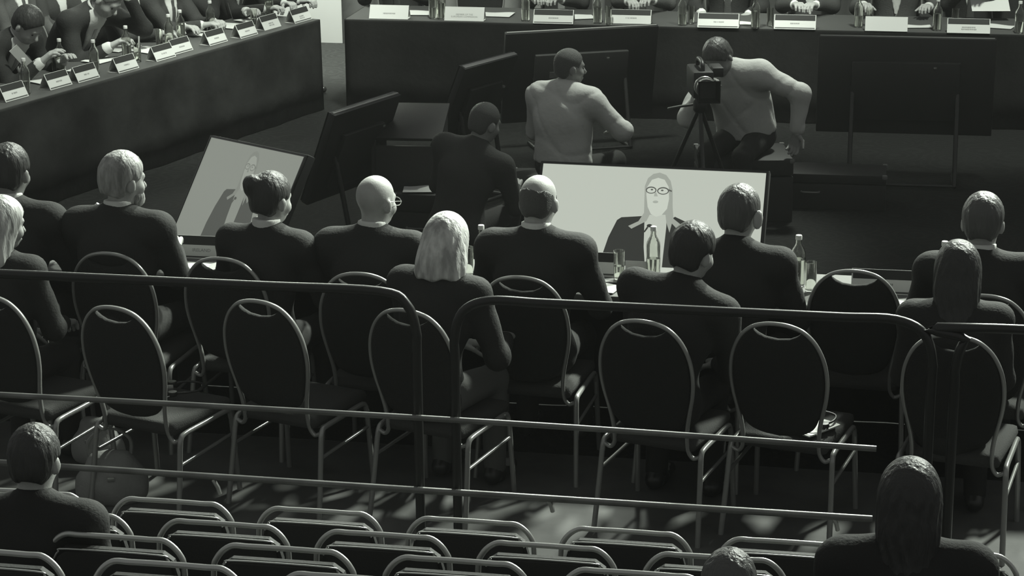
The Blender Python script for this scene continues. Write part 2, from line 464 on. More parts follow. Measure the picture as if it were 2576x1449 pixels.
    torso(j, .006 if coat != 'workshirt' else .026, .05 if coat != 'workshirt' else .08); arms(j, .010 if coat != 'workshirt' else .02, .45 if short_sleeves else .9)
    if coat == 'workshirt': j.ell(P+s1*.12, (.185, .14, .2), .05, Rl)
    j.ell(P-np.array([0, 0, .03]), (.178*cw, .145, .11), .05)
    j.cone(N-s2*.02, N+s2*.03-fwd*.008, .083 if not fem else .07, .064 if not fem else .054, .03)
    g = j.grid(); ph = rnd.random()*6
    j.F += ((.003 if coat == 'workshirt' else .005)*np.sin(21*g[2]+10*g[0]+ph)*np.sin(17*g[1]+13*g[0]-8*g[2]+ph)).astype(np.float32)
    if coat == 'workshirt':
        cr = (1-np.abs(np.sin(9*g[2]+2.2*np.sin(7*g[0]+ph)+3*g[1])))**7+.8*(1-np.abs(np.sin(6*g[0]+7*g[2]+1.5*np.sin(9*g[1]+ph))))**8
        j.F += (.009*cr).astype(np.float32)
        hem = -((g[0]-P[0])*s1[0]+(g[1]-P[1])*s1[1]+(g[2]-P[2])*s1[2]-.02)
        inside = (np.abs(g[0]-P[0]) < .235) & (np.abs(g[1]-P[1]) < .21)+0*g[2].astype(bool)
        j.F = np.where(inside, np.maximum(j.F, hem), j.F).astype(np.float32)
    V_, Q_ = j.mesh(); new_obj('shirt' if coat == 'workshirt' else 'jacket', np_mesh('jacket', V_, Q_), M[coat], e)
    # shirt collar and cuffs
    if collar:
        c = SDF(lo, hi, .009, (N-.13, N+.13), .007)
        c.cone(N+s2*.01, N+s2*.08-fwd*.004, .068, .0635, .01)
        cut = (g_ := c.grid()); d_ = (g_[0]-N[0])*s2[0]+(g_[1]-N[1])*s2[1]+(g_[2]-N[2])*s2[2]
        c.F = np.maximum(c.F, d_-.082).astype(np.float32)
        if not short_sleeves:
            for E_, W_ in ((EL, WL), (ER, WR)):
                cf = SDF(W_-.1, W_+.1, .008); cf.cone(E_+(W_-E_)*.88, E_+(W_-E_)*.965, .0385, .037, .004)
                V_, Q_ = cf.mesh(); new_obj('shirt_cuff', np_mesh('shirt_cuff', V_, Q_), M['workshirt' if coat == 'workshirt' else 'shirt'], e)
        V_, Q_ = c.mesh(); new_obj('shirt_collar', np_mesh('shirt_collar', V_, Q_), M['workshirt' if coat == 'workshirt' else 'shirt'], e)
    if lanyard:
        c = SDF(N-.15, N+.15, .008); c.cone(N+s2*.012, N+s2*.016, .092, .091, .004)
        g_ = c.grid(); d_ = (g_[0]-N[0])*s2[0]+(g_[1]-N[1])*s2[1]+(g_[2]-N[2])*s2[2]
        c.F = np.maximum(c.F, np.abs(d_-.014)-.010).astype(np.float32)
        V_, Q_ = c.mesh(); new_obj('lanyard', np_mesh('lanyard', V_, Q_), M['black'], e)
    if front:
        c = SDF(lo, hi, .010); torso(c, .013, .05); c.cone(N-s2*.02, N+s2*.03-fwd*.008, .085, .066, .03)
        g_ = c.grid(); q = [g_[i]-A[i] for i in range(3)]
        lx = q[0]*r[0]+q[1]*r[1]+q[2]*r[2]; ly = q[0]*fwd[0]+q[1]*fwd[1]+q[2]*fwd[2]; lz = q[0]*s2[0]+q[1]*s2[1]+q[2]*s2[2]
        wd = np.clip((lz+.09)/.36, 0, 1)*.085
        F0 = c.F.copy()
        if front is not True: wd = .10+0*lz; F0 = F0-.016
        c.F = np.maximum(np.maximum(F0, np.abs(lx)-wd), -(ly-.01)).astype(np.float32)
        V_, Q_ = c.mesh()
        if len(V_): new_obj('shirt_front', np_mesh('shirt_front', V_, Q_), M['shirt' if front is True else front], e)
        if tie:
            c.F = np.maximum(np.maximum(F0-.007, np.abs(lx)-.016-np.clip(.2-lz, 0, .3)*.06), np.maximum(-(ly-.01), lz-.235)).astype(np.float32)
            c.F = np.maximum(c.F, -.1-lz).astype(np.float32)
            V_, Q_ = c.mesh()
            if len(V_): new_obj('tie', np_mesh('tie', V_, Q_), M[tie], e)
    if legs:
        t = SDF((min(KL[0], HL[0])-.15, -.2, .03), (max(KR[0], HR[0])+.15, max(KL[1], KR[1])+.15, z0+.2), .016)
        t.ell(P, (.17*cw, .13, .13), .04)
        if coat == 'workshirt': t.ell(P+s1*.0, (.188, .15, .12), .04)
        for h_, k_, a_ in ((HL, KL, AL), (HR, KR, AR)): t.cone(h_, k_, .084, .064, .05); t.cone(k_, a_, .062, .05, .03)
        V_, Q_ = t.mesh(); new_obj('trousers', np_mesh('trousers', V_, Q_), M[trousers], e)
        for a_ in (AL, AR):
            sh = SDF(a_+np.array([-.08, -.1, -.11]), a_+np.array([.08, .24, .08]), .009)
            sh.cone(a_+np.array([0, -.03, -.035]), a_+np.array([0, .17, -.05]), .042, .03, .02); sh.cone(a_, a_+np.array([0, .03, -.04]), .043, .042, .02)
            g_ = sh.grid(); sh.F = np.maximum(sh.F, (-.082-(g_[2]-a_[2]))+0*g_[0]+0*g_[1]).astype(np.float32)
            V_, Q_ = sh.mesh(); new_obj('shoe', np_mesh('shoe', V_, Q_), M['leather'], e)
    # hair
    st, hm = hair
    if st:
        h = SDF(H-np.array([.26, .26, .42]), H+np.array([.26, .26, .2]), .0095)
        g_ = h.grid(); q = [g_[i]-H[i] for i in range(3)]
        lx, ly, lz = [q[0]*Rh[0, i]+q[1]*Rh[1, i]+q[2]*Rh[2, i] for i in range(3)]
        ang = np.arctan2(lx, ly+.02)
        if st in ('short', 'bun', 'crop', 'fringe'):
            i = {'short': .013, 'bun': .011, 'crop': .005, 'fringe': .0045}[st]
            h.ell(hp((0, -.016, .024)), (.0755+i, .094+i, .088+i*1.3), .03, Rh)
            if st != 'fringe': h.ell(hp((0, -.05, -.035)), (.058+i*.6, .05+i*.6, .06), .03, Rh)
            else: h.ell(hp((0, -.045, -.035)), (.06+i*.5, .052+i*.5, .05), .03, Rh)
            F = h.F+(.0022*np.sin(ang*23+lz*30)*np.sin(lz*60+ang*5) if st == 'short' else 0*lx)
            F = np.maximum(F, ly-(.034+.62*lz)); F = np.maximum(F, -.078-lz+.012*np.cos(ang*2))
            F = np.maximum(F, .036-np.sqrt(((np.abs(lx)-.082)*.8)**2+(ly-.004)**2+((lz+.03)*.9)**2))
            if st == 'fringe': F = np.maximum(F+.0004*np.sin(ang*19+lz*50), (lz-.03+.25*ly)*.12+.0006*np.sin(ang*5))
            h.F = F.astype(np.float32)
            if st == 'bun':
                h.ell(hp((-.03, -.096, .06)), (.05, .046, .044), .012, Rh); h.ell(hp((-.035, -.1, .03)), (.035, .03, .03), .015, Rh)
        else:
            L = .2 if st == 'bob' else .34
            h.ell(hp((0, -.016, .024)), (.093, .11, .104), .03, Rh)
            wide = .095 if st == 'bob' else .085
            h.ell(hp((0, -.04, -.06)), (wide+.012, .085, .13), .04, Rh)
            h.ell(hp((0, -.05, -.06-L*.45)), (wide+(.02 if st == 'bob' else .005), .062, L*.55), .05, Rh)
            F = h.F+.005*np.sin(ang*17+3*np.sin(lz*18))*np.clip(.09-lz, 0, .1)*10*.6
            face = np.maximum(ly-(.04+.35*np.maximum(lz, 0)), 0*lx)
            F = np.maximum(F, ly-(.042+.5*np.maximum(lz, 0)))
            F = np.maximum(F, -L*.95-lz+.007*np.sin(ang*5+1))
            h.F = F.astype(np.float32)
        V_, Q_ = h.mesh(); new_obj('hair', np_mesh('hair', V_, Q_), M[hm], e)
    if beard:
        h = SDF(H-.2, H+.2, .009); h.ell(hp((0, .04, -.075)), (.062, .058, .052), .02, Rh); h.ell(hp((0, .066, -.098)), (.034, .034, .034), .03, Rh)
        g_ = h.grid(); q = [g_[i]-H[i] for i in range(3)]; lx, ly, lz = [q[0]*Rh[0, i]+q[1]*Rh[1, i]+q[2]*Rh[2, i] for i in range(3)]
        h.F = np.maximum(h.F+.003*np.sin(90*lx)*np.sin(80*lz), lz+.052-.25*np.abs(lx)).astype(np.float32)
        V_, Q_ = h.mesh(); new_obj('beard', np_mesh('beard', V_, Q_), M[beard], e)
    if glasses:
        for sx in (-1, 1):
            pts = [hp((sx*.033+.024*math.cos(a)*1.1, .098, -.008+.019*math.sin(a))) for a in np.linspace(0, 2*math.pi, 14)[:-1]]
            tube('spectacle_rim', pts, .0018, M['silver'], e, 5, True)
            tube('spectacle_temple', [hp((sx*.062, .097, -.004)), hp((sx*.082, .04, .002)), hp((sx*.084, -.01, 0)), hp((sx*.08, -.025, -.02))], .0016, M['silver'], e, 5, n=3)
        tube('spectacle_bridge', [hp((-.008, .1, -.005)), hp((0, .104, -.002)), hp((.008, .1, -.005))], .0016, M['silver'], e, 5)
    e['_dbg'] = 1; del e['_dbg']
    return e

# ---------------------------------------------------------------- the setting
def floor_material():
    m = mat('dark_ring_pattern_carpet', .05, .95, spec=.15, bump=.3, bscale=70)
    nt = m.node_tree; b = nt.nodes['Principled BSDF']
    tc = nt.nodes.new('ShaderNodeTexCoord'); v = nt.nodes.new('ShaderNodeTexVoronoi'); v.inputs['Scale'].default_value = 3.2
    nt.links.new(tc.outputs['Object'], v.inputs['Vector'])
    mt_ = nt.nodes.new('ShaderNodeMath'); mt_.operation = 'MULTIPLY'; mt_.inputs[1].default_value = 38
    s_ = nt.nodes.new('ShaderNodeMath'); s_.operation = 'SINE'
    nt.links.new(v.outputs['Distance'], mt_.inputs[0]); nt.links.new(mt_.outputs[0], s_.inputs[0])
    r = nt.nodes.new('ShaderNodeValToRGB')
    r.color_ramp.elements[0].position = .0; r.color_ramp.elements[0].color = (.008, .0083, .008, 1)
    r.color_ramp.elements[1].position = .9; r.color_ramp.elements[1].color = (.011, .0115, .011, 1)
    nt.links.new(s_.outputs[0], r.inputs['Fac']); nt.links.new(r.outputs['Color'], b.inputs['Base Color'])
    return m
o = new_obj('floor', mesh('floor', [(-16, 1, 0), (12, 1, 0), (12, 26, 0), (-16, 26, 0)], [(0, 1, 2, 3)]), floor_material()); tag(o, kind='structure')
o = box('floor_apron', (-2, 7.9, .002), (24, 2.9, .004), mat('grey_floor_lino', .085, .7, spec=.3, bump=.1, bscale=20, var=.25, vscale=3)); tag(o, kind='structure')
WX = PY(860, 60, 19.7)[0]
o = box('wall_back', ((WX-16)/2, 19.78, 2.2), (WX+16, .12, 4.4), mat('white_backdrop_panel', .6, .8, spec=.2, bump=.03, bscale=8)); tag(o, kind='structure')
DR = mat('dark_drape', .05, .9, spec=.2, bump=.3, bscale=10)
V = []; Fq = []
n = 220
for i in range(n+1):
    x = WX+(12-WX)*i/n; yy = 19.74+.05*math.sin(x*22)
    V += [(x, yy, 0), (x, yy, 4.4)]
for i in range(n): Fq.append((2*i, 2*i+2, 2*i+3, 2*i+1))
o = new_obj('trim_1', mesh('trim_1', V, Fq), DR); tag(o, kind='structure', label='dark pleated drape along the back of the hall')

ROWS = [(6.44, .89, -2.655), (5.99, 1.02, -2.32), (5.55, 1.15, -1.985), (5.10, 1.285, -2.17), (4.65, 1.42, -2.0)]
STEPM = mat('black_tribune_deck', .04, .85, spec=.2, bump=.2, bscale=50)
for i, (Y, z, x0) in enumerate(ROWS):
    zf = z-.84
    y1 = 6.86 if i == 0 else ROWS[i-1][0]-.08
    y0 = Y-.08 if i < 4 else 1.2
    o = box('floor_tribune_step', (-1.5, (y0+y1)/2, zf/2), (12, y1-y0, zf), STEPM); tag(o, kind='structure')

# ---------------------------------------------------------------- tribune seats
def make_seat():
    e = empty('tribune_seat')
    W, Hh = .43, .84
    pts = [(0, -.02, .36), (0, -.005, .5), (0, .0, .74), (.012, .002, .80), (.055, .003, Hh), (.11, .003, Hh+.003), (W/2, .003, Hh+.004), (W-.11, .003, Hh+.003), (W-.055, .003, Hh), (W-.012, .002, .80), (W, .0, .74), (W, -.005, .5), (W, -.02, .36)]
    tube('back_rail', pts, .0092, M['seatrail'], e, 8, n=5)
    ol = [(.022, .36), (.018, .74), (.03, .785), (.062, .808), (W-.062, .808), (W-.03, .785), (W-.018, .74), (W-.022, .36)]
    p = slab('back_pad', ol, .045, M['seatblack'], e, .012)
    t2 = tube('pad_edge_glint', [(.03, -.022, .772), (.045, -.022, .795), (.075, -.022, .806), (W-.075, -.022, .806), (W-.045, -.022, .795), (W-.03, -.022, .772)], .003, M['seatrail'], p, 6, n=4)  # bright tube standing in for the highlight along the pad's top edge
    sm_ = box('seat_pan', (W/2, .09, .52), (W-.06, .07, .32), M['seatblack'], e, .02, Matrix.Rotation(math.radians(-12), 3, 'X'))
    sm_.location = (0, 0, -.02)
    for x in (.0, W):
        box('seat_bracket', (x, .0, .2), (.035, .05, .42), M['rail'], e, .006)
        lathe('pivot_cap', [(0.0, -.012), (.014, -.012), (.017, 0), (.014, .012), (0.0, .012)], M['seatrail'], e, 10).location = (x, -.01, .37)
    return e
seat0 = make_seat(); nseat = 0
ordn = ['first', 'second', 'third', 'fourth', 'fifth', 'sixth', 'seventh', 'eighth', 'ninth']
rown = ['front tribune row', 'second tribune row', 'third tribune row', 'nearest tribune row']
for ri, (Y, z, x0) in enumerate(ROWS[:4]):
    vis = []
    for k in range(-4, 9):
        x = x0+.5195*k
        u0, v0 = proj((x, Y, z)); u1, v1 = proj((x+.43, Y, z))
        if u1 < 60 or u0 > 2576 or min(v0, v1) > 1452: continue
        vis.append(x)
    for q, x in enumerate(vis):
        s = seat0 if nseat == 0 else copy_tree(seat0)
        nseat += 1
        s.location = (x, Y, z-.84)
        tag(s, 'black padded seat, chrome top rail, %s from left, %s' % (ordn[q], rown[ri]), 'seat', 'seats of the tribune')

# ---------------------------------------------------------------- guard rail in front of the tribune
YR = 7.75
def railx(px, py): return PY(px, py, YR)
g = empty('guard_rail', (railx(300, 712)[0], YR, 0), 0, 'black tubular guard rail on the left, rounded corner before the blonde woman', 'railing')
def rail_local(g, P_): return [tuple(np.array(p)-np.array(g.location)) for p in P_]
zt = railx(500, 717)[2]
def rail_panel(g, xl, xr, zt):
    pts = []
    if xl is not None: pts += [(xl, YR, .05), (xl, YR, zt-.3), (xl, YR, zt-.16), (xl+.035, YR, zt-.05), (xl+.14, YR, zt)]
    else: pts += [(-5.6, YR, zt)]
    a = pts[-1][0]
    if xr is not None:
        for k in range(1, 8): pts.append((a+(xr-.14-a)*k/8, YR, zt))
        pts += [(xr-.14, YR, zt), (xr-.035, YR, zt-.05), (xr, YR, zt-.16), (xr, YR, zt-.3), (xr, YR, .05)]
    else: pts += [(3.4, YR, zt)]
    tube('top_rail', rail_local(g, pts), .019, M['rail'], g, 10, n=5)
xa = railx(1046, 790)[0]; xb = railx(1142, 760)[0]; xc = railx(2348, 850)[0]; xd = railx(2408, 840)[0]
rail_panel(g, None, xa, railx(960, 733)[2])
for px in (-200,):
    x = railx(px, 720)[0]; tube('post', rail_local(g, [(x, YR, .03), (x, YR, zt)]), .016, M['rail'], g, 8)
zm, zl = railx(1000, 1041)[2], railx(1000, 1222)[2]
g2 = empty('guard_rail', (railx(1700, 770)[0], YR, 0), 0, 'black tubular guard rail across the middle, two grey bars below it', 'railing')
rail_panel(g2, xb, xc, railx(1824, 784)[2])
tube('middle_bar', rail_local(g2, [(-5.6, YR-.03, railx(88, 996)[2]), (railx(1000, 1041)[0], YR-.03, zm), (railx(2205, 1122)[0], YR-.03, railx(2205, 1122)[2])]), .0125, M['railbar'], g2, 8, n=6)
tube('lower_bar', rail_local(g2, [(-5.6, YR-.03, railx(182, 1165)[2]), (railx(1000, 1222)[0], YR-.03, zl), (railx(2195, 1298)[0], YR-.03, railx(2195, 1298)[2])]), .0145, M['railbar'], g2, 8, n=6)
for px, py in ((555, 1218), (1390, 1262), (2105, 1308)):
    q = railx(px, py); tube('rail_clamp', rail_local(g2, [(q[0]-.02, YR-.03, q[2]+.03), (q[0], YR-.035, q[2]), (q[0]+.006, YR-.03, q[2]-.03)]), .009, M['seatrail'], g2, 6)
g3 = empty('guard_rail', (railx(2500, 826)[0], YR, 0), 0, 'black tubular guard rail cut by the right edge, behind the dark-haired woman', 'railing')
rail_panel(g3, xd, None, railx(2500, 826)[2])

# ---------------------------------------------------------------- banquet chairs
def make_chair():
    e = empty('banquet_chair')
    half = [(0, .905), (.06, .9), (.115, .882), (.165, .84), (.199, .775), (.21, .70), (.203, .63), (.185, .56), (.172, .5), (.168, .45)]
    def by(z): return -.20-.105*(z-.42)/.48
    low = [(.172, .40), (.192, .372), (.222, .384)]
    right = half+low
    fz = lambda z: z if z < .45 else .45+(z-.45)*1.19
    pts = [(-x*.98, by(z), fz(z)) for x, z in reversed(right)]+[(x*.98, by(z), fz(z)) for x, z in right[1:]]
    v, f = tube_geo(catmull(pts, 5), .0125, 8, flat=.75)
    smart(new_obj('back_frame', mesh('back_frame', v, f), M['frame'], e), 60)
    # back pad: puffed keyhole with a hand-hole scooped out of its top
    ol = [(x*.955, z) for x, z in half[2:8]]+[(.145, .505), (.085, .478), (0, .468)]
    R_ = catmull([(x, z, 0) for x, z in ol], 4)
    R_ = [(p[0], p[1]) for p in R_]
    top = [(.085, .868), (.055, .855), (0, .848)]
    right_o = list(reversed(top))[:-0 or None]
    out = [(0, .848), (.055, .854), (.085, .866)]+R_
    out = out+[(-x, z) for x, z in reversed(out[1:-1])]
    cz = .66
    V = []; Fq = []; n = len(out)
    lv = [(1, .0), (.99, .012), (.95, .019), (.8, .024), (.45, .027)]
    for sgn in (-1, 1):
        base = len(V)
        for sc, dp in lv:
            for x, z in out: V.append((x*sc*.98, by(cz+(z-cz)*sc)+sgn*dp, fz(cz+(z-cz)*sc)))
        for l in range(len(lv)-1):
            for i in range(n):
                i2 = (i+1) % n; q = (base+l*n+i, base+l*n+i2, base+(l+1)*n+i2, base+(l+1)*n+i)
                Fq.append(q if sgn < 0 else q[::-1])
        c = tuple(base+(len(lv)-1)*n+i for i in range(n)); Fq.append(c if sgn < 0 else c[::-1])
    me = mesh('back_pad', V, Fq); bm = bmesh.new(); bm.from_mesh(me); bmesh.ops.remove_doubles(bm, verts=bm.verts, dist=1e-5)
    smart(new_obj('back_pad', fix(bm, 'back_pad'), M['pad'], e), 60)
    # seat cushion
    bm = bmesh.new(); bm_box(bm, (0, .01, .425), (.43, .43, .06), None, .028)
    for v_ in bm.verts:
        if v_.co.z > .43: v_.co.z += .018*(1-(v_.co.x/.22)**2)*(1-((v_.co.y-.01)/.22)**2)
        v_.co.x *= 1-.10*(v_.co.y < 0)*(-v_.co.y/.2)
    smart(new_obj('seat', fix(bm, 'seat'), M['seatpad'], e), 60)
    for sx in (-1, 1):
        tube('seat_rail', [(sx*.224, -.20, .35), (sx*.222, -.188, .39), (sx*.22, -.15, .404), (sx*.218, 0, .404), (sx*.216, .15, .404), (sx*.216, .19, .392), (sx*.217, .205, .355)], .0125, M['frame'], e, 8, n=4)
        tube('leg', [(sx*.224, -.2, .355), (sx*.23, -.225, .2), (sx*.238, -.262, 0)], .0125, M['frame'], e, 8, n=3)
        tube('leg', [(sx*.217, .205, .36), (sx*.222, .215, .2), (sx*.228, .23, 0)], .0125, M['frame'], e, 8, n=3)
        tube('stretcher', [(sx*.226, -.214, .275), (sx*.22, .207, .285)], .0085, M['frame'], e, 8)
    return e
chair0 = make_chair(); nchair = 0
def chair(px, py, rz, label, group, ztop=1.003, world=None):
    global nchair
    c = chair0 if nchair == 0 else copy_tree(chair0)
    nchair += 1
    a = math.radians(rz)
    p = PZ(px, py, ztop) if world is None else np.array([world[0], world[1], 0])
    off = np.array([0, -.308]) if world is None else np.array([0., 0.])
    ox = off[0]*math.cos(a)-off[1]*math.sin(a); oy = off[0]*math.sin(a)+off[1]*math.cos(a)
    c.location = (p[0]-ox, p[1]-oy, 0); c.rotation_euler = (0, 0, a)
    tag(c, label, 'chair', group); return c
G1, G2 = 'banquet chairs at the near table', 'banquet chairs in the row behind the delegates'
r1 = [(-40, 640, -4, 'oval-backed chair of the dark-haired man at the left edge, near table'),
      (270, 632, -4, 'oval-backed chair of the grey-bearded man at the near table'),
      (555, 645, -6, 'oval-backed chair of the woman with a hair bun at the near table'),
      (905, 683, -3, 'oval-backed chair of the bald man with spectacles at the near table'),
      (1310, 692, -5, 'oval-backed chair of the bald man facing the bright screen'),
      (1722, 703, -8, 'oval-backed chair of the man with big ears at the near table'),
      (2150, 676, -4, 'empty oval-backed chair at the near table, before a name plate'),
      (2478, 738, -3, 'oval-backed chair of the man at the right end of the near table')]
for px, py, rz, lb in r1: chair(px, py, rz, lb, G1)
r2 = [(-32, 738, -14, 'oval-backed chair cut by the left edge, under the white-haired person'),
      (285, 768, -16, 'empty oval-backed chair in the second row, earphones beyond it, grey bag below'),
      (648, 752, -16, 'empty oval-backed chair in the second row behind the bun woman'),
      (1022, 775, -16, 'oval-backed chair in the second row under the blonde woman'),
      (1617, 802, -14, 'oval-backed chair in the second row under the cropped-haired dark man'),
      (1955, 809, -12, 'empty oval-backed chair in the second row with papers on its seat'),
      (2400, 838, -10, 'oval-backed chair in the second row under the long dark-haired woman')]
chairs2 = [chair(px, py, rz, lb, G2) for px, py, rz, lb in r2]

# ---------------------------------------------------------------- tables
def table(label, p0, p1, depth, inward, top, skirt, zt=.75, ends=(True, True)):
    """p0-p1 is the front (skirted) edge; inward points to the side where people sit"""
    p0 = np.array(p0, float); p1 = np.array(p1, float); t = p1-p0; L = np.linalg.norm(t); t /= L; nn = np.array(inward, float)
    e = empty('conference_table', (p0[0], p0[1], 0), math.atan2(t[1], t[0]), label, 'table')
    sy = 1 if np.cross(t, nn) > 0 else -1
    box('tabletop', (L/2, sy*depth/2, zt-.015), (L, depth, .03), top, e, .006)
    def drape(name, a, b, amp, wl):
        a = np.array(a, float); b = np.array(b, float); d = b-a; l = np.linalg.norm(d); d /= l; nr = np.array([d[1], -d[0]])
        n = max(8, int(l/.05)); V = []; Fq = []
        for i in range(n+1):
            for z in (0.005, .25, .5, zt-.02, zt-.004):
                w_ = amp*(1-z/zt)*(math.sin(i*l/n*wl)+.5*math.sin(i*l/n*wl*2.3+1)) if z < zt-.03 else 0
                p = a+d*(l*i/n)+nr*(w_+.006); V.append((p[0], p[1], z))
        for i in range(n):
            for k in range(4): Fq.append((i*5+k, (i+1)*5+k, (i+1)*5+k+1, i*5+k+1))
        s = new_obj(name, mesh(name, V, Fq), skirt, e)
        md = s.modifiers.new('thickness', 'SOLIDIFY'); md.thickness = .006; md.offset = 0
    if sy > 0: drape('front_skirt', (0, 0), (L, 0), .008, 9)
    else: drape('front_skirt', (L, 0), (0, 0), .008, 9)
    for ok, x in zip(ends, (0, L)):
        if ok:
            a, b = ((x, sy*depth), (x, 0)) if (x == 0) == (sy > 0) else ((x, 0), (x, sy*depth))
            drape('end_skirt', a, b, .004, 12)
    for x in np.arange(.4, L, 1.4):
        box('trestle_leg', (x, sy*depth*.8, zt/2-.02), (.04, .04, zt-.04), M['black'], e, .004)
    return e
LA = PZ(0, 275, .75)[:2]; LB = PZ(803, 48, .75)[:2]
LT = (LB-LA)/np.linalg.norm(LB-LA); LN = np.array([-LT[1], LT[0]])
LA0 = LA-LT*2.6
table('long black-skirted table slanting away on the left', LA0, LB, .68, LN, M['top'], M['cloth_l'])
FY = 16.79
FX0 = PZ(868, 48, .75)[0]
table('black-skirted table across the far side, facing the camera', (FX0, FY), (4.2, FY), .72, (0, 1), M['top'], M['cloth'])
NY0, NY1 = 9.50, 10.02
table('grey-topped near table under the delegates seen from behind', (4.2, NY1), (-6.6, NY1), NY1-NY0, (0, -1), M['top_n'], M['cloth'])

# ---------------------------------------------------------------- name plates
FONT_CACHE = {}
def text_mesh(s, size):
    cu = bpy.data.curves.new('lettering', 'FONT'); cu.body = s; cu.size = size; cu.align_x = 'CENTER'; cu.align_y = 'CENTER'; cu.resolution_u = 2; cu.space_line = .95
    ob = bpy.data.objects.new('lettering', cu); COL.objects.link(ob)
    dg = bpy.context.evaluated_depsgraph_get(); me = bpy.data.meshes.new_from_object(ob.evaluated_get(dg)); bpy.data.objects.remove(ob); me.materials.clear()
    return me
def make_plate(wd, band, stripe, txt=None, marks=0, seed=0):
    e = empty('name_plate')
    h, hb = .105, .052
    sl = math.atan2(hb, h); fl = math.hypot(h, hb)
    rnd = random.Random(seed)
    for sg in (1, -1):
        # sloping face, local frame: x along, v up the slope
        bm = bmesh.new()
        def P_(x, v, o):
            # o: offset outwards
            yy = -hb*(1-v/fl); zz = h*v/fl
            ny, nz = -h/fl, hb/fl
            return (x*sg, (yy+ny*o)*sg, zz+nz*o)
        def quad(bm_, x0, x1, v0, v1, o0, o1):
            vs = [bm_.verts.new(P_(x, v, o)) for o in (o0, o1) for x, v in ((x0, v0), (x1, v0), (x1, v1), (x0, v1))]
            for q in ((0, 1, 2, 3), (4, 5, 6, 7), (0, 1, 5, 4), (1, 2, 6, 5), (2, 3, 7, 6), (3, 0, 4, 7)): bm_.faces.new([vs[i] for i in q])
        quad(bm, -wd/2, wd/2, 0, fl, -.001, .001); f_ = new_obj('card_face', fix(bm, 'card_face'), M['card'], e, False)
        if band:
            bm = bmesh.new(); quad(bm, -wd/2+.006, wd/2-.006, fl*.60, fl*.985, .0011, .0016); new_obj('printed_band', fix(bm, 'printed_band'), M['band'], f_, False)
        if stripe:
            bm = bmesh.new(); quad(bm, -wd/2+.008, wd/2-.008, fl*.05, fl*.12, .0011, .0016); new_obj('printed_stripe', fix(bm, 'printed_stripe'), M['stripe'], f_, False)
        if txt:
            me = text_mesh(txt, .024 if '\n' not in txt else .019)
            for v in me.vertices: v.co = P_(v.co.x, fl*.37+v.co.y, .002)
            new_obj('lettering', me, M['ink'], f_, False)
        elif marks:
            bm = bmesh.new()
            for ln in range(marks if marks < 3 else 1):
                x = -.035-.02*rnd.random() if wd > .28 else -.03
                vv = fl*(.40-.14*ln)
                x1 = -x
                while x < x1:
                    l_ = .004+.004*rnd.random(); quad(bm, x, x+l_, vv-.005-.002*rnd.random(), vv+.005, .0011, .0014); x += l_+.002+.004*(rnd.random() < .15)
            new_obj('lettering', fix(bm, 'lettering'), M['ink'], f_, False)
    bm = bmesh.new(); bm_box(bm, (0, 0, .0012), (wd-.004, hb*1.9, .0015)); new_obj('base_fold', fix(bm, 'base_fold'), M['card'], e, False)
    return e
def plate(px, py, zt, rz, wd, label, group, **kw):
    e = make_plate(wd, kw.get('band', True), kw.get('stripe', True), kw.get('txt'), kw.get('marks', 1), int(px))
    p = PZ(px, py, zt); a = math.radians(rz)
    e.location = (p[0]-.052*math.sin(a)*1., p[1]+.052*math.cos(a), zt+.001); e.rotation_euler = (0, 0, a)
    tag(e, label, 'name plate', group); return e
TZ = .751
LANG = math.degrees(math.atan2(LT[1], LT[0]))
lp = [(44, 250, 'white tent name plate nearest the left edge, on the left table'), (155, 220, 'tent name plate, second from the left edge on the left table'), (225, 202, 'tent name plate, third from the left edge on the left table'),
      (325, 178, 'tent name plate, fourth from the left edge, in front of the bowed man'), (419, 149, 'tent name plate, fifth from the left edge on the left table'), (463, 132, 'tent name plate, sixth from the left edge on the left table'),
      (551, 110, 'tent name plate, seventh from the left edge on the left table'), (628, 92, 'tent name plate, eighth from the left edge on the left table'), (687, 72, 'tent name plate, second from the far end of the left table'), (764, 54, 'tent name plate at the far end of the left table')]
for i, (px, py, lb) in enumerate(lp): plate(px, py, TZ, LANG, .235 if i < 9 else .25, lb, 'name plates on the left table', marks=2 if i >= 8 else 1, stripe=i != 8)
fp = [(977, 48, dict(band=False, stripe=False, marks=1), 'wide white name plate at the left end of the far table'), (1167, 53, dict(band=False, stripe=False, txt='MEMBER OF THE\nEUROPEAN COMMISSION'), 'white name plate with two lines of capitals, before the empty far chair'),
      (1391, 60, {}, 'dark-banded name plate, third from the left on the far table'), (1586, 60, dict(stripe=False), 'dark-banded name plate before the man with a wristwatch'),
      (1806, 70, {}, 'dark-banded name plate above the camera operator on the far table'), (1999, 74, {}, 'dark-banded name plate before the white-shirted far delegate'),
      (2229, 79, dict(band=False, stripe=False, marks=0), 'blank bright white card standing on the far table'), (2436, 84, dict(marks=2, stripe=False), 'grey-banded name plate at the right end of the far table')]
for px, py, kw, lb in fp: plate(px, py, TZ, 0, .325, lb, 'name plates on the far table', **kw)
npl = [(96, 634, dict(), 'name plate seen between the two men at the left end of the near table'), (505, 652, dict(txt='IRELAND'), 'name plate lettered IRELAND on the near table before the left screen'),
       (1470, 694, dict(), 'name plate on the near table beside the bald man\'s right arm'), (2222, 741, dict(marks=1), 'name plate on the near table before the empty chair')]
for px, py, kw, lb in npl: plate(px, py, TZ, 0, .30, lb, 'name plates on the near table', **kw)
e = slab('paper_card', [(-.058, 0), (.058, 0), (.056, .075), (-.058, .075)], .002, M['paper']); p = PZ(1602, 696, TZ); e.location = p; e.rotation_euler = (math.radians(-14), 0, 0)
tag(e, 'small white card propped upright beside the tumbler before the bright screen', 'card')

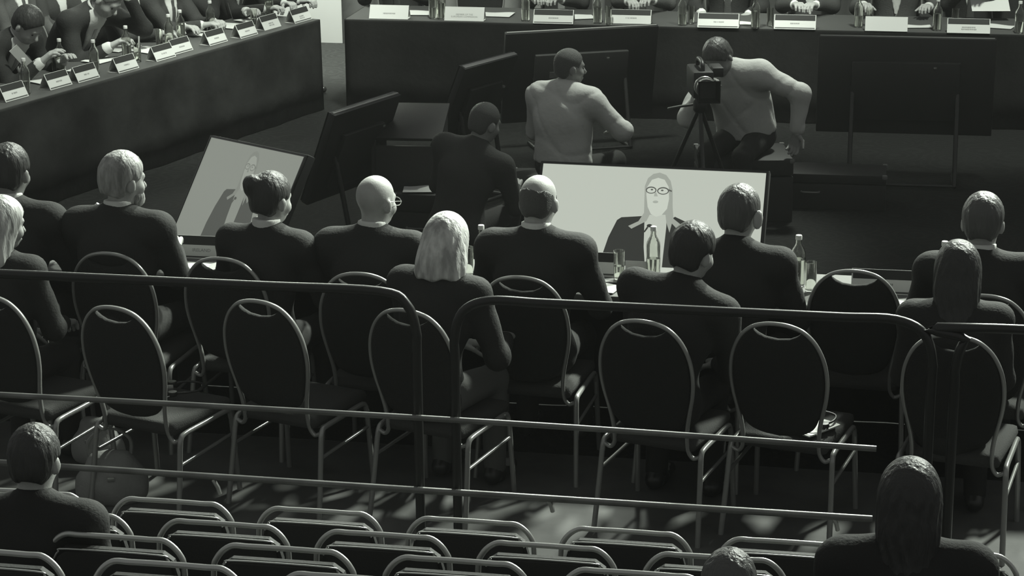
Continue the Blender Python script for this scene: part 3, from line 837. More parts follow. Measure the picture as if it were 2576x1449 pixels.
# ---------------------------------------------------------------- bottles and tumblers
def make_bottle(level):
    e = empty('water_bottle')
    R, Hh = .035, .245
    o_ = [(0.0, .0), (.030, 0), (R, .006), (R, .15), (.033, .165), (.026, .182), (.017, .197), (.0135, .21), (.0135, .232)]
    i_ = [(.0110, .232), (.0110, .21), (.0145, .196), (.0235, .181), (.0305, .164), (.0325, .15), (.0325, .009), (.028, .005), (0.0, .005)]
    lathe('glass_body', o_+i_, M['glass'], e, 20)
    lathe('cap', [(0.0, .226), (.0155, .226), (.0155, .244), (.014, .247), (0.0, .247)], M['cap'], e, 14)
    lv = level
    lathe('water', [(0.0, .0052), (.0275, .0053), (.0323, .0095), (.0323, min(lv, .15)), (0.0, min(lv, .15))], M['water'], e, 20)
    return e
def make_glass(level):
    e = empty('tumbler')
    lathe('glass_body', [(0.0, 0), (.0245, 0), (.0255, .003), (.0275, .145), (.0262, .1455), (.0238, .012), (.0, .010)], M['glass'], e, 20)
    if level: lathe('water', [(0.0, .0105), (.0236, .0125), (.0236+.0024*level/.14, level), (0.0, level)], M['water'], e, 20)
    return e
B0, B1, T0, T1 = make_bottle(.13), make_bottle(.09), make_glass(0), make_glass(.07)
used = set()
def put(src, px, py, label, cat, group, z=TZ+.001):
    o = src if src not in used else copy_tree(src)
    used.add(src); p = PZ(px, py, z); o.location = p; tag(o, label, cat, group); return o
GB, GT = 'water bottles on the tables', 'glass tumblers on the tables'
for i, (px, py, lb) in enumerate([(65, 236, 'glass water bottle nearest the left edge, behind the first name plate'), (154, 183, 'glass water bottle before the bowed man\'s right sleeve'), (239, 186, 'glass water bottle before the bowed man\'s hand'),
     (320, 148, 'glass water bottle behind the fourth name plate'), (427, 117, 'left of two glass bottles side by side on the left table'), (456, 105, 'right of two glass bottles side by side on the left table'),
     (531, 80, 'glass water bottle by the hands holding a pen'), (678, 44, 'glass water bottle against the white backdrop')]):
    put(B0 if i % 2 else B1, px, py, lb, 'bottle', GB)
for i, (px, py, lb) in enumerate([(1090, 46, 'left bottle of the pair beside the empty far chair'), (1111, 47, 'right bottle of the pair beside the empty far chair'), (1322, 52, 'glass bottle left of the third far name plate'), (1503, 58, 'glass bottle before the far man with a wristwatch'),
     (1716, 63, 'glass bottle left of the name plate above the camera operator'), (1900, 70, 'glass bottle right of the name plate above the camera operator'), (2159, 68, 'glass bottle left of the blank white card'),
     (2357, 76, 'glass bottle right of the blank white card'), (2563, 83, 'glass bottle cut by the right edge on the far table')]):
    put(B0 if i % 2 else B1, px, py, lb, 'bottle', GB)
for i, (px, py, lb) in enumerate([(1212, 690, 'water bottle between the blonde woman and the bald man'), (1643, 694, 'water bottle in front of the bright screen'), (2006, 718, 'water bottle on the near table right of the bright screen'), (2371, 735, 'water bottle behind the dark-haired woman\'s head')]):
    put(B1 if i % 2 else B0, px, py, lb, 'bottle', GB)
for i, (px, py, lb) in enumerate([(141, 181, 'tumbler beside the bottle at the bowed man\'s sleeve'), (347, 156, 'tumbler with a straw-like strip, right of the fourth bottle'), (402, 122, 'tumbler left of the two paired bottles'), (639, 68, 'tumbler near the far end of the left table'),
     (1531, 61, 'tumbler beside the far bottle of the man with a wristwatch'), (1739, 60, 'tumbler beside the far bottle left of the camera operator\'s plate'), (1937, 66, 'tumbler beside the far bottle right of the camera operator'), (2187, 66, 'tumbler left of the blank white card'), (2402, 68, 'tumbler behind the grey-banded far name plate'),
     (1178, 694, 'tumbler between the blonde woman\'s hair and the bald man'), (1557, 704, 'half-full tumbler in front of the bright screen'), (2039, 734, 'tumbler right of the bottle by the big-eared man'), (2338, 738, 'tumbler behind the dark-haired woman')]):
    put(T1 if i in (0, 1, 3, 8, 10) else T0, px, py, lb, 'tumbler', GT)

# ---------------------------------------------------------------- papers, pads, phones
def sheet(px, py, w_, d_, rz, label, z=TZ+.002, name='paper_sheet', mt='paper', th=.003, cat='paper', world=None):
    p = PZ(px, py, z) if world is None else np.array(world)
    bm = bmesh.new(); bmesh.ops.create_grid(bm, x_segments=6, y_segments=6, size=.5)
    for v in bm.verts:
        v.co = Vector((v.co.x*w_, v.co.y*d_, .004*math.sin(v.co.x*5+px)*(v.co.y+.5)+.004))
    r = bmesh.ops.extrude_face_region(bm, geom=list(bm.faces))
    for v in r['geom']:
        if isinstance(v, bmesh.types.BMVert): v.co.z += th
    o = smart(new_obj(name, fix(bm, name), M[mt]), 30)
    o.location = p; o.rotation_euler = (0, 0, math.radians(rz)); tag(o, label, cat, None); return o
sheet(478, 672, .20, .09, -4, 'bright white sheet right below the IRELAND name plate')
sheet(505, 690, .14, .12, -30, 'crumpled white sheet beside the grey-bearded man\'s arm')
sheet(556, 668, .08, .2, -28, 'slim grey folder beside the bun woman', mt='tie', name='folder', cat='folder')
sheet(788, 700, .16, .12, 8, 'white sheet at the bun woman\'s right elbow')
sheet(1516, 727, .15, .13, -12, 'white sheet at the bald man\'s right elbow')
sheet(2272, 768, .21, .11, -2, 'bright white sheet beyond the empty near chair')
sheet(1590, 712, .3, .05, 0, 'thin grey document before the propped white card', mt='grey', name='document', cat='document')
def lpos(px, py, z=TZ+.002): return PZ(px, py, z)
for px, py, w_, d_, a, lb in [(118, 205, .21, .3, 60, 'white sheets behind the first two left name plates'), (255, 152, .25, .18, 72, 'white sheets under the bowed man\'s hand'), (300, 122, .3, .2, 75, 'thick white document beside the bowed man\'s elbow'),
                          (372, 127, .2, .26, 60, 'white sheet behind the fifth left name plate'), (497, 85, .2, .28, 75, 'white sheets beside the paired bottles'), (575, 66, .22, .3, 72, 'white sheets under the writing hands'), (632, 52, .2, .2, 66, 'white sheet near the far end of the left table'),
                          (195, 175, .2, .08, 70, 'slim white leaflet beside the bowed man\'s sleeve')]:
    sheet(px, py, w_, d_, a, lb)
for px, py, w_, d_, a, lb in [(1045, 34, .3, .2, 4, 'white sheets right of the first far name plate'), (1250, 38, .26, .2, -3, 'white sheets right of the second far name plate'), (1460, 44, .22, .2, 20, 'white sheet right of the third far name plate'),
                          (1875, 60, .2, .12, 0, 'white sheet left of the far bottle by the operator'), (2310, 68, .2, .12, 10, 'white sheet right of the blank white card'), (2510, 68, .24, .16, -14, 'white sheets at the right end of the far table')]:
    sheet(px, py, w_, d_, a, lb)
e = box('stirrer_stick', (0, 0, .1), (.011, .003, .16), M['paper'], None, .001); e.location = PZ(349, 152, TZ+.01); e.rotation_euler = (0, math.radians(4), 0); tag(e, 'white paper stick standing in the tumbler on the left table', 'paper stick')

# gooseneck microphone at the near table
def mic(px_base, py_base, px_top, py_top, label, Y=None):
    b = PZ(px_base, py_base, TZ); e = empty('gooseneck_microphone', b, 0, label, 'microphone')
    t = PY(px_top, py_top, b[1]+.06)-b
    box('base', (0, 0, .014), (.09, .11, .026), M['black'], e, .008)
    pts = [np.array([0, 0, .02]), np.array([t[0]*.1, .01, t[2]*.35]), np.array([t[0]*.45, .04, t[2]*.72]), t*.9]
    tube('gooseneck', pts, .0042, M['grey'], e, 8, n=6)
    u = np.array([t[0]*.5, .0, t[2]*.4]); u /= np.linalg.norm(u)
    tube('microphone_head', [t*.88, t*.9+u*.012, t*.9+u*.05, t*.9+u*.062], [.007, .0125, .0125, .008], M['silver'], e, 10)
    return e
mic(178, 640, 238, 525, 'gooseneck microphone with lit silver head by the bearded man')

# ---------------------------------------------------------------- displays
SCR = {}
def emis(name, v, k=1.):
    c = (.93*v, 1.0*v, .87*v); m_ = mat(name, .02, .3, bump=.01, bscale=50, emit=c, estr=k); return m_
PIC = {'backdrop': .53, 'jacket': .028, 'hair': .36, 'face': .60, 'shade': .40, 'line': .10}
def poly_obj(name, pts, yoff, mt, parent):
    V = [(x, yoff, z) for x, z in pts]
    bm = bmesh.new(); f = bm.faces.new([bm.verts.new(v) for v in V]); f.normal_update()
    if f.normal.y > 0: f.normal_flip()
    bmesh.ops.triangulate(bm, faces=bm.faces)
    me = bpy.data.meshes.new(name); bm.to_mesh(me); bm.free()
    return new_obj(name, me, mt, parent, False)
def display(label, A_, u, v, w_=1.21, h_=.68, k=1., pic=None, rear=False, stand=True, tag_s=''):
    """A_: top-left corner seen from the front; u: unit vector along the top, v: unit vector down the panel"""
    u = np.array(u, float); u /= np.linalg.norm(u); v = np.array(v, float); v -= u*(u@v); v /= np.linalg.norm(v)
    n_ = np.cross(u, v); n_ = -n_   # local +y points away from the viewer
    n_ = np.cross(-v, u)            # x=u, z=-v, y = z x x
    e = empty('display_screen', (0, 0, 0), 0, label, 'display')
    C = np.array(A_)+u*w_/2+v*h_/2
    e.matrix_world = Matrix(((u[0], n_[0], -v[0], C[0]), (u[1], n_[1], -v[1], C[1]), (u[2], n_[2], -v[2], C[2]), (0, 0, 0, 1)))
    box('housing', (0, .035, 0), (w_+.012, .05, h_+.012), M['black'], e, .008)
    bz = .012
    bm = bmesh.new()
    for c, s in (((0, .005, h_/2-bz/2), (w_, .014, bz)), ((0, .005, -h_/2+bz/2), (w_, .014, bz)), ((-w_/2+bz/2, .005, 0), (bz, .014, h_-2*bz)), ((w_/2-bz/2, .005, 0), (bz, .014, h_-2*bz))): bm_box(bm, c, s)
    smart(new_obj('bezel', fix(bm, 'bezel'), M['gloss'], e))
    if pic:
        scr = box('screen', (0, .006, 0), (w_-2*bz, .004, h_-2*bz), pic['backdrop'], e, 0)
        for nm, mt_, pts in PICSHAPES:
            poly_obj(nm, pts, .0032-.0004*(1+PICORDER[nm]), pic[mt_], scr)
    else:
        box('screen', (0, .006, 0), (w_-2*bz, .004, h_-2*bz), M['gloss'], e, 0)
        box('rear_cover', (0, .075, -.03), (w_*.62, .035, h_*.62), M['dgrey' if tag_s == 'pale' else 'black'], e, .012)
        box('top_edge_glint', (0, .035, h_/2+.008), (w_*.99, .03 if tag_s == 'lit' else .012, .006), M['trim'], e, .001)  # strip added as a painted highlight on the housing's top edge
        if tag_s == 'pale': box('rear_label', (w_*.16, .0935, .03), (.12, .002, .05), M['grey'], e, 0)
        lathe('cable_port', [(0., 0), (.012, 0), (.012, .01), (0., .01)], M['silver'], e, 8).location = (-.2, .09, .14)
    if stand:
        z = -h_/2; low = C+v*h_/2
        # floor stand built in world space then brought into the panel's frame
        inv = e.matrix_world.inverted()
        yb = np.array([n_[0], n_[1], 0]); yb /= np.linalg.norm(yb); xb = np.array([u[0], u[1], 0]); xb /= np.linalg.norm(xb)
        for sg in (-1, 1):
            a = C+xb*sg*w_*.3-n_*-.06
            b = np.array([low[0], low[1], 0])+xb*sg*w_*.3+yb*.30; c = np.array([low[0], low[1], 0])+xb*sg*w_*.3-yb*.05
            L = lambda p: tuple(inv @ Vector(tuple(p)))
            tube('stand_leg', [L(a), L(b+np.array([0, 0, .02]))], .016, M['rail'], e, 8)
            tube('stand_foot', [L(c+np.array([0, 0, .02])), L(b+np.array([0, 0, .02]))], .016, M['rail'], e, 8)
        b = np.array([low[0], low[1], .02])+yb*.30
        tube('stand_crossbar', [L(b-xb*w_*.3), L(b+xb*w_*.3)], .012, M['rail'], e, 8)
    return e, C, u, v
# right display: level top edge, leaning back
a = PZ(1362, 405, 1.04); b = PZ(1934, 430, 1.04); u2 = (b-a)/np.linalg.norm(b-a); w2 = np.linalg.norm(b-a)
nh = np.array([u2[1], -u2[0], 0]); th = math.radians(32)
v2 = -math.cos(th)*np.array([0, 0, 1])+math.sin(th)*nh
C2 = a+u2*w2/2+v2*.34
n2 = np.cross(-v2, u2)
def s2(px, py):
    d = ray(px, py); t_ = ((C2-CAM)@n2)/(d@n2); q = CAM+d*t_-C2; return (q@u2, -(q@v2))
def ring(cx, cy, rx, ry, n=20): return [(cx+rx*math.cos(t_), cy+ry*math.sin(t_)) for t_ in np.linspace(0, 2*math.pi, n+1)[:-1]]
raw = [('pictured_jacket', 'jacket', [(1504, 700), (1513, 645), (1530, 596), (1552, 553), (1563, 546), (1618, 543), (1640, 560), (1672, 560), (1698, 545), (1730, 560), (1752, 585), (1768, 640), (1775, 700)]),
       ('pictured_blouse', 'backdrop', [(1621, 556), (1634, 530), (1676, 530), (1676, 570), (1668, 640), (1662, 700), (1624, 700), (1619, 620)]),
       ('pictured_hair', 'hair', [(1621, 500), (1622, 468), (1630, 448), (1644, 437), (1660, 434), (1676, 440), (1687, 455), (1692, 478), (1692, 520), (1694, 550), (1714, 566), (1704, 577), (1690, 562), (1684, 585), (1676, 560), (1674, 540), (1634, 540), (1626, 556), (1588, 575), (1580, 568), (1606, 556), (1620, 535)]),
       ('pictured_face', 'face', [(1626, 490), (1628, 470), (1640, 452), (1656, 447), (1672, 452), (1682, 470), (1683, 500), (1678, 525), (1664, 541), (1650, 545), (1637, 538), (1629, 520)]),
       ('pictured_lens', 'line', ring(1638, 478, 13.5, 9)), ('pictured_lens', 'line', ring(1668, 480, 15, 9.5)),
       ('pictured_lens_glass', 'face', ring(1638, 478.5, 10.8, 6.4)), ('pictured_lens_glass', 'face', ring(1668, 480.5, 12.2, 6.8)),
       ('pictured_temple', 'line', [(1682, 476), (1690, 479), (1690, 483), (1682, 480)]), ('pictured_eye', 'line', ring(1640, 477, 3.2, 2)), ('pictured_eye', 'line', ring(1666, 479, 3.4, 2)),
       ('pictured_nose', 'shade', [(1647, 484), (1651, 484), (1655, 494), (1645, 494)]), ('pictured_mouth', 'shade', ring(1649, 508, 7, 3.4)),
       ('pictured_microphone', 'jacket', ring(1634, 568, 7, 4.2)), ('pictured_microphone_stem', 'jacket', [(1628, 570), (1631, 573), (1622, 585), (1619, 583)])]
order = ['pictured_jacket', 'pictured_blouse', 'pictured_hair', 'pictured_face', 'pictured_lens', 'pictured_lens_glass', 'pictured_temple', 'pictured_eye', 'pictured_nose', 'pictured_mouth', 'pictured_microphone', 'pictured_microphone_stem']
PICORDER = {n_: i for i, n_ in enumerate(order)}
PICSHAPES = [(nm, mt_, [(lambda q: (q[0], max(q[1], -.327)))(s2(*p)) for p in pts]) for nm, mt_, pts in raw]
pic_b = {k_: emis('screen_light_'+k_, v_) for k_, v_ in PIC.items()}
pic_d = {k_: emis('dim_screen_light_'+k_, .16+v_*.16 if k_ != 'jacket' else .10) for k_, v_ in PIC.items()}
pic_d['jacket'] = emis('dim_screen_light_dark', .075)
pic_d['face'] = emis('dim_screen_light_face', .31)
pic_d['backdrop'] = emis('dim_screen_light_backdrop', .245)
display('large bright display leaning back, showing a speaker in glasses', a, u2, v2, w2, .68, pic=pic_b)
# left display: strongly turned towards the left table
A1 = PD(530, 340, 12.7); r_ = ray(770, 390); q_ = CAM-A1
bq = 2*(r_@q_); cq = q_@q_-1.21**2; aq = r_@r_
B1_ = CAM+r_*((-bq-math.sqrt(bq*bq-4*aq*cq))/(2*aq)); u1 = (B1_-A1)/1.21
r_ = ray(423, 603); v1 = CAM+r_*(((A1-CAM)@u1)/(r_@u1))-A1
display('greyish display turned aside, showing the speaker at a slant', A1, u1, v1, 1.21, .68, pic=pic_d)
# displays seen from the rear
def rear(label, A_, B_, zt_, tilt, w_=None, h_=.68, tag_s=''):
    p = PZ(*A_, zt_); q = PZ(*B_, zt_); uu = (p-q)/np.linalg.norm(p-q)    # seen from its front the order flips
    wd = np.linalg.norm(p-q); nn = np.array([-uu[1], uu[0], 0])
    # front faces away from the camera, top leans towards the camera
    away = np.array([FW[0], FW[1], 0]); nn = nn if nn@away > 0 else -nn
    t_ = math.radians(tilt); vv = -math.cos(t_)*np.array([0, 0, 1])+math.sin(t_)*nn
    return display(label, q, uu, vv, wd, h_, rear=True, tag_s=tag_s)
rear('rear of a dark display in front of the far table, pale cover panel', (1270, 80), (1650, 60), .92, 14, h_=.72, tag_s='pale')
rear('rear of a wide black display at the right of the floor', (2062, 88), (2505, 97), 1.02, 4)
rear('rear of a slanting black display left of the low lectern', (825, 282), (990, 230), .98, 22, h_=.62)
rear('rear of a slanting black display with a lit top edge', (1155, 165), (1287, 130), 1.0, 24, h_=.7, tag_s='lit')

# low lectern, cases, camera
p = PZ(1030, 300, .80)
e = empty('lectern', (p[0], p[1], 0), math.radians(4), 'low dark lectern with a sloping top behind the dark-suited crew man', 'lectern')
slab('side_panel', [(-.19, 0), (.19, 0), (.19, .84), (-.19, .70)], .03, M['dgrey'], e).location = (-.2, 0, 0)
e.children[0].rotation_euler = (0, 0, math.pi/2)
c = slab('side_panel', [(-.19, 0), (.19, 0), (.19, .84), (-.19, .70)], .03, M['dgrey'], e); c.location = (.2, 0, 0); c.rotation_euler = (0, 0, math.pi/2)
box('front_panel', (0, -.18, .34), (.40, .02, .66), M['dgrey'], e)
box('sloping_top', (0, 0, .785), (.46, .42, .02), M['case'], e, .004, Matrix.Rotation(math.radians(20), 3, 'X'))
def flight_case(label, x, y, rz, s):
    e = empty('equipment_case', (x, y, 0), math.radians(rz), label, 'case')
    box('case_body', (0, 0, s[2]*.36), (s[0], s[1], s[2]*.72), M['case'], e, .006)
    box('case_lid', (0, 0, s[2]*.87), (s[0], s[1], s[2]*.25), M['case'], e, .006)
    for sx in (-1, 1):
        for sy in (-1, 1): box('corner_guard', (sx*(s[0]/2-.01), sy*(s[1]/2-.01), s[2]-.012), (.035, .035, .03), M['grey'], e, .01)
    tube('handle', [(-.06, -s[1]/2-.002, s[2]*.5), (-.05, -s[1]/2-.03, s[2]*.5), (.05, -s[1]/2-.03, s[2]*.5), (.06, -s[1]/2-.002, s[2]*.5)], .006, M['grey'], e, 6, n=3)
    return e
p = PY(1400, 400, 13.6); flight_case('black equipment case serving as seat of the white-shirted crew man', p[0], 13.55, 5, (.6, .5, .30))
p = PY(1170, 500, 12.2); flight_case('black equipment case under the dark-suited crew man', p[0], 12.15, -8, (.55, .5, .24))
p = PY(1870, 300, 13.9); flight_case('black equipment case under the camera operator', p[0], 13.95, 12, (.6, .5, .42))
p = PY(2150, 330, 14.4); flight_case('long low black case on the floor below the wide rear display', PY(2100, 330, 14.2)[0]-.15, 14.3, 1, (1.0, .34, .24))
flight_case('small black case below the left end of the bright display', PY(1600, 400, 12.0)[0], 12.1, 3, (.5, .3, .3))
p = PY(1055, 470, 12.6); flight_case('slim black case carrying one white sheet', p[0], 12.65, 0, (.3, .3, .42))
sheet(0, 0, .2, .16, 10, 'white sheet lying on the slim black case', world=(p[0], 12.6, .424))
def video_camera():
    p = PY(1762, 205, 13.35)
    e = empty('video_camera', (p[0], 13.35, 0), math.radians(195), 'black video camera on a tripod in front of the operator', 'camera')
    z = p[2]
    for k in range(3):
        a_ = math.radians(90+120*k); tube('tripod_leg', [(0, 0, z-.16), (.36*math.cos(a_), .36*math.sin(a_), .01)], .014, M['rail'], e, 8)
    lathe('tripod_head', [(.03, z-.2), (.045, z-.18), (.045, z-.12), (.03, z-.1)], M['black'], e, 14)
    box('camera_body', (0, -.02, z), (.13, .30, .17), M['black'], e, .015)
    for r_, y0, y1, mt_ in ((.055, .13, .2, 'black'), (.062, .2, .235, 'grey'), (.05, .235, .28, 'black')):
        c = lathe('lens_barrel', [(r_*.98, y0), (r_, y0+.006), (r_, y1-.006), (r_*.98, y1)], M[mt_], e, 20); c.rotation_euler = (-math.pi/2, 0, 0); c.location = (0, 0, z)
    c = lathe('focus_ring', [(.064, 0), (.067, .004), (.067, .012), (.064, .016)], M['silver'], e, 20); c.rotation_euler = (-math.pi/2, 0, 0); c.location = (0, .155, z)
    c = lathe('matte_box', [(.0, 0), (.075, 0), (.10, .07), (.094, .07), (.07, .006), (0, .006)], M['black'], e, 4); c.rotation_euler = (-math.pi/2, math.pi/4, 0); c.location = (0, .28, z)
    tube('top_handle', [(0, -.12, z+.08), (0, -.1, z+.13), (0, .06, z+.13), (0, .09, z+.08)], .014, M['black'], e, 8, n=4)
    box('viewfinder', (-.1, .0, z+.07), (.07, .16, .06), M['black'], e, .01)
    box('battery_pack', (0, -.2, z), (.1, .06, .14), M['grey'], e, .01)
    tube('pan_handle', [(.03, -.02, z-.15), (.1, -.2, z-.2), (.14, -.42, z-.26)], .009, M['black'], e, 8)
video_camera()

# ---------------------------------------------------------------- delegates seen from behind (near table)
def near(label, px, py, Yh, rz=0, base=1.30, dx=0., **kw):
    p = PY(px, py, Yh)
    sc = kw.pop('scale', None) or p[2]/base
    return person(label, p[0]+dx, Yh-.09, rz, scale=sc, **kw)
near('dark-haired man in a black suit at the left edge of the near table', 14, 375 , 9.28, rz=2, hair=('short', 'hair_dark'), lean=10, yaw=8, skin='skin2')
near('grey-haired bearded man in a black suit at the near table', 291, 392 , 9.28, rz=-8, hair=('short', 'hair_grey'), beard='hair_grey', lean=8, yaw=30, WR=(.08, .40, .80))
near('woman with a dark hair bun, leaning before the slanted display', 662, 440, 9.28, rz=-6, hair=('bun', 'hair_dark'), lean=6, side=2, yaw=24, pitch=8, fem=True, collar=True, dx=.0)
near('bald man with spectacles looking right at the near table', 934, 446, 9.28, rz=-4, hair=(None, None), lean=8, yaw=26, glasses=True, skin='skin')
near('bald man in a black suit before the bright display', 1348, 446, 9.28, rz=-4, hair=('fringe', 'stubble'), lean=8, yaw=8, pitch=6)
near('cropped-haired man with big ears against the bright display', 1832, 475, 9.28, rz=-10, hair=('short', 'hair_brown'), lean=8, yaw=14, collar=False, dx=.03, ear=1.35)
near('man in a dark suit at the right end of the near table', 2474, 497, 9.28, rz=0, hair=('short', 'hair_brown'), lean=8, yaw=6)
# ---------------------------------------------------------------- second row
near('blonde woman in black bowing her head in the second row', 1098, 557, 8.70, rz=-14, hair=('bob', 'hair_blond'), lean=16, side=3, yaw=-4, pitch=20, roll=-4, fem=True, collar=False, WL=(-.02, .34, .66), WR=(.2, .36, .70), base=1.28, dx=-.03, trousers='greytrousers')
near('man in black with dark cropped hair in the second row, head to the right', 1718, 573, 8.70, rz=-12, hair=('short', 'hair_dark'), lean=10, side=12, yaw=22, pitch=10, collar=False, WL=(-.05, .34, .62), WR=(.15, .36, .62), base=1.28, dx=-.09)
near('woman with long dark hair in the second row on the right', 2412, 637, 8.70, rz=0, hair=('long', 'hair_dark'), lean=12, pitch=14, fem=True, collar=False, WL=(-.1, .34, .62), WR=(.12, .36, .62), base=1.27)
near('white-haired person in black cut by the left edge, second row', -18, 515, 8.70, rz=-6, hair=('bob', 'hair_blond'), lean=10, yaw=30, pitch=8, fem=True, collar=False, WL=(-.05, .34, .62), WR=(.15, .36, .66), base=1.28)
# ---------------------------------------------------------------- tribune audience, mostly in silhouette
TK = ((-.1, .24, .50), (.1, .24, .50))
def audience(label, px, py, Yh, row, **kw):
    p = PY(px, py, Yh); zf = ROWS[row][1]-.84
    e = person(label, p[0], Yh-.06, 0, seat=.44, knees=TK, WL=(-.1, .2, .62), WR=(.1, .2, .62), hair=kw.get('hair', ('short', 'hair_dark')), scale=(p[2]-zf)/1.28, lean=6, collar=False, pitch=10)
    e.location.z = zf; return e
audience('dark silhouetted person in the tribune at the lower left corner', 78, 1088, 5.66, 2)
audience('dark silhouetted person in the tribune at the lower right', 2292, 1176, 5.66, 2, hair=('long', 'hair_dark'))
audience('top of a dark head at the lower edge, nearest to the camera', 1835, 1402, 4.78, 4, hair=('short', 'hair_brown'))

# ---------------------------------------------------------------- crew in the middle of the floor
p = PY(1432, 150, 13.6)
person('crew man in a pale shirt with a lanyard, seated with his back turned', p[0]-.03, 13.5, -22, seat=.30, scale=1., lean=6, yaw=38, pitch=4, twist=0, coat='workshirt', hair=('crop', 'stubble'), skin='skin2', short_sleeves=False,
       WL=(-.2, .35, .62), WR=(.22, .34, .58), poleR=(.9, -.1, -.5), handR=(-.6, .7, .1), lanyard=True, knees=((-.16, .42, .36), (.16, .42, .36)))
p = PY(1208, 292, 12.2)
person('dark-suited crew man with balding head, bent low to the right', p[0]-.14, 12.12, -16, seat=.24, scale=1., lean=14, side=14, yaw=24, pitch=12, hair=('crop', 'stubble'), skin='skin2', coat='suit2', collar=False, WL=(-.12, .38, .5), WR=(.2, .4, .5), knees=((-.16, .40, .34), (.16, .40, .34)))
p = PY(1822, 82, 13.75)
person('camera operator in a pale shirt bending over his camera', p[0]+.14, 14.05, 164, seat=.42, scale=1.02, lean=30, side=10, yaw=10, pitch=34, roll=6, coat='workshirt', hair=('short', 'hair_brown'), skin='skin2', WR=(.14, .44, .86), WL=(-.38, .12, .58), poleL=(-1, -.2, .15), poleR=(.5, -.2, -.8), handL=(.1, .1, -1), curl=40)

# ---------------------------------------------------------------- delegates at the left table
LFACE = math.degrees(math.atan2(-(-LN[0]), -LN[1]))
def left_pos(px, off, z):
    lo_, hi_ = -3., 6.
    for _ in range(50):
        md = (lo_+hi_)/2; q = LA+LT*md+LN*off; u_, _v = proj((q[0], q[1], z))
        if u_ < px: lo_ = md
        else: hi_ = md
    return LA+LT*md+LN*off
def left(label, px, off=.92, z=1.1, **kw):
    q = left_pos(px, off, z); kw.setdefault('res', .014); kw.setdefault('scale', 1.1)
    return person(label, q[0], q[1], LFACE+kw.pop('turn', 0), front=kw.pop('front', True), **kw)
left('dark-haired man with bowed head reading a paper at the left edge', -58, off=1.0, lean=50, pitch=26, hair=('short', 'hair_dark'), tie='tie', WR=(.06, .56, .80), WL=(-.20, .52, .76), yaw=0, coat='suit', skin='skin')
left('man in a black suit bowing, forehead resting on his raised hand', 142, off=1.02, lean=47, pitch=30, hair=('crop', 'stubble_l'), tie='tie', WL=(-.13, .50, 1.03), WR=(.10, .50, .74), poleL=(-.4, .5, -.8), handL=(.25, -.25, .9), coat='suit', yaw=-6, scale=1.14, curl=40)
left('man in a charcoal suit and pale tie behind the fourth bottle', 306, scale=1.03, off=.98, lean=4, hair=('short', 'hair_grey'), tie='tie', coat='suit2', WR=(.1, .42, .79), WL=(-.2, .42, .79))
left('delegate in a grey jacket resting both hands, behind the paired bottles', 390, scale=1.03, off=.92, lean=10, hair=('short', 'hair_brown'), tie='darktie', coat='suit2', WR=(.05, .46, .80), WL=(-.1, .46, .80), curl=50)
left('delegate in black leaning over the left table, hand to the chin', 474, scale=1.03, off=.95, lean=14, hair=('short', 'hair_grey'), tie='darktie', coat='suit', WR=(.05, .34, 1.06), WL=(-.15, .44, .80), handR=(-.2, -.2, .9))
left('delegate in black writing with a pen near the far end of the left table', 557, scale=1.03, off=.95, lean=14, hair=('short', 'hair_dark'), tie='darktie', coat='suit', WR=(.12, .50, .80), WL=(-.14, .50, .80), curl=55)
left('delegate in black at the far end of the left table, hands folded', 638, scale=1.03, off=.92, lean=8, hair=('short', 'hair_dark'), tie='darktie', coat='suit', WR=(.05, .46, .79), WL=(-.05, .46, .79), curl=45)
left('man in a grey suit sitting in a second row behind the left table', 22, off=1.85, lean=2, hair=('short', 'hair_dark'), coat='suit3', tie='darktie', WR=(.1, .34, .64), WL=(-.1, .34, .64))
left('woman in dark clothes in a second row behind the bowed man', 112, off=1.85, lean=6, hair=('short', 'hair_dark'), coat='suit2', fem=True, WR=(.1, .36, .66), WL=(-.1, .36, .66))
for i, px in enumerate((-62, 138, 306, 390, 474, 557, 638)):
    q = left_pos(px, 1.03, 1.1); a_ = math.radians(LFACE)
    chair(0, 0, LFACE, 'oval-backed chair of the %s delegate from the left edge at the left table' % ordn[i], 'banquet chairs at the left table', world=(q[0], q[1]))
for px, off, lb in ((22, 1.91, 'oval-backed chair of the grey-suited man behind the left table'), (112, 1.91, 'oval-backed chair of the woman behind the bowed man')):
    q = left_pos(px, off, 1.1); chair(0, 0, LFACE, lb, 'banquet chairs at the left table', world=(q[0], q[1]))
# ---------------------------------------------------------------- delegates at the far table
FP = 17.86
def far(label, px, **kw):
    q = PY(px, 20, FP); kw.setdefault('res', .015); kw.setdefault('curl', 45); kw.setdefault('scale', 1.06)
    return person(label, q[0], FP, 180+kw.pop('turn', 0), front=kw.pop('front', True), lean=kw.pop('lean', 10), **kw)
far('delegate in a charcoal suit behind the first far name plate', 1010, coat='suit2', tie='darktie', turn=0)
far('delegate writing at the far table behind the third name plate', 1420, coat='suit2', tie='tie', WR=(.16, .40, .79), WL=(-.05, .45, .80), lean=14)
far('man with a wristwatch and clasped hands at the far table', 1622, coat='suit3', tie='darktie', WR=(.06, .48, .80), WL=(-.12, .46, .81), lean=12)
far('delegate in a dark suit behind the plate above the camera operator', 1835, coat='suit', tie='darktie', WR=(.18, .36, .70), WL=(-.18, .36, .70))
far('delegate with open white shirt front and hands on the far table', 2040, coat='suit2', WR=(.10, .46, .80), WL=(-.06, .46, .80), lean=12)
far('delegate in a grey suit behind the blank white card', 2255, coat='suit3', tie=None, WR=(.24, .38, .79), WL=(-.24, .38, .79))
far('delegate in a dark suit holding a paper at the right of the far table', 2440, coat='suit', tie='darktie', WR=(.05, .42, .93), WL=(-.10, .44, .95), lean=8)
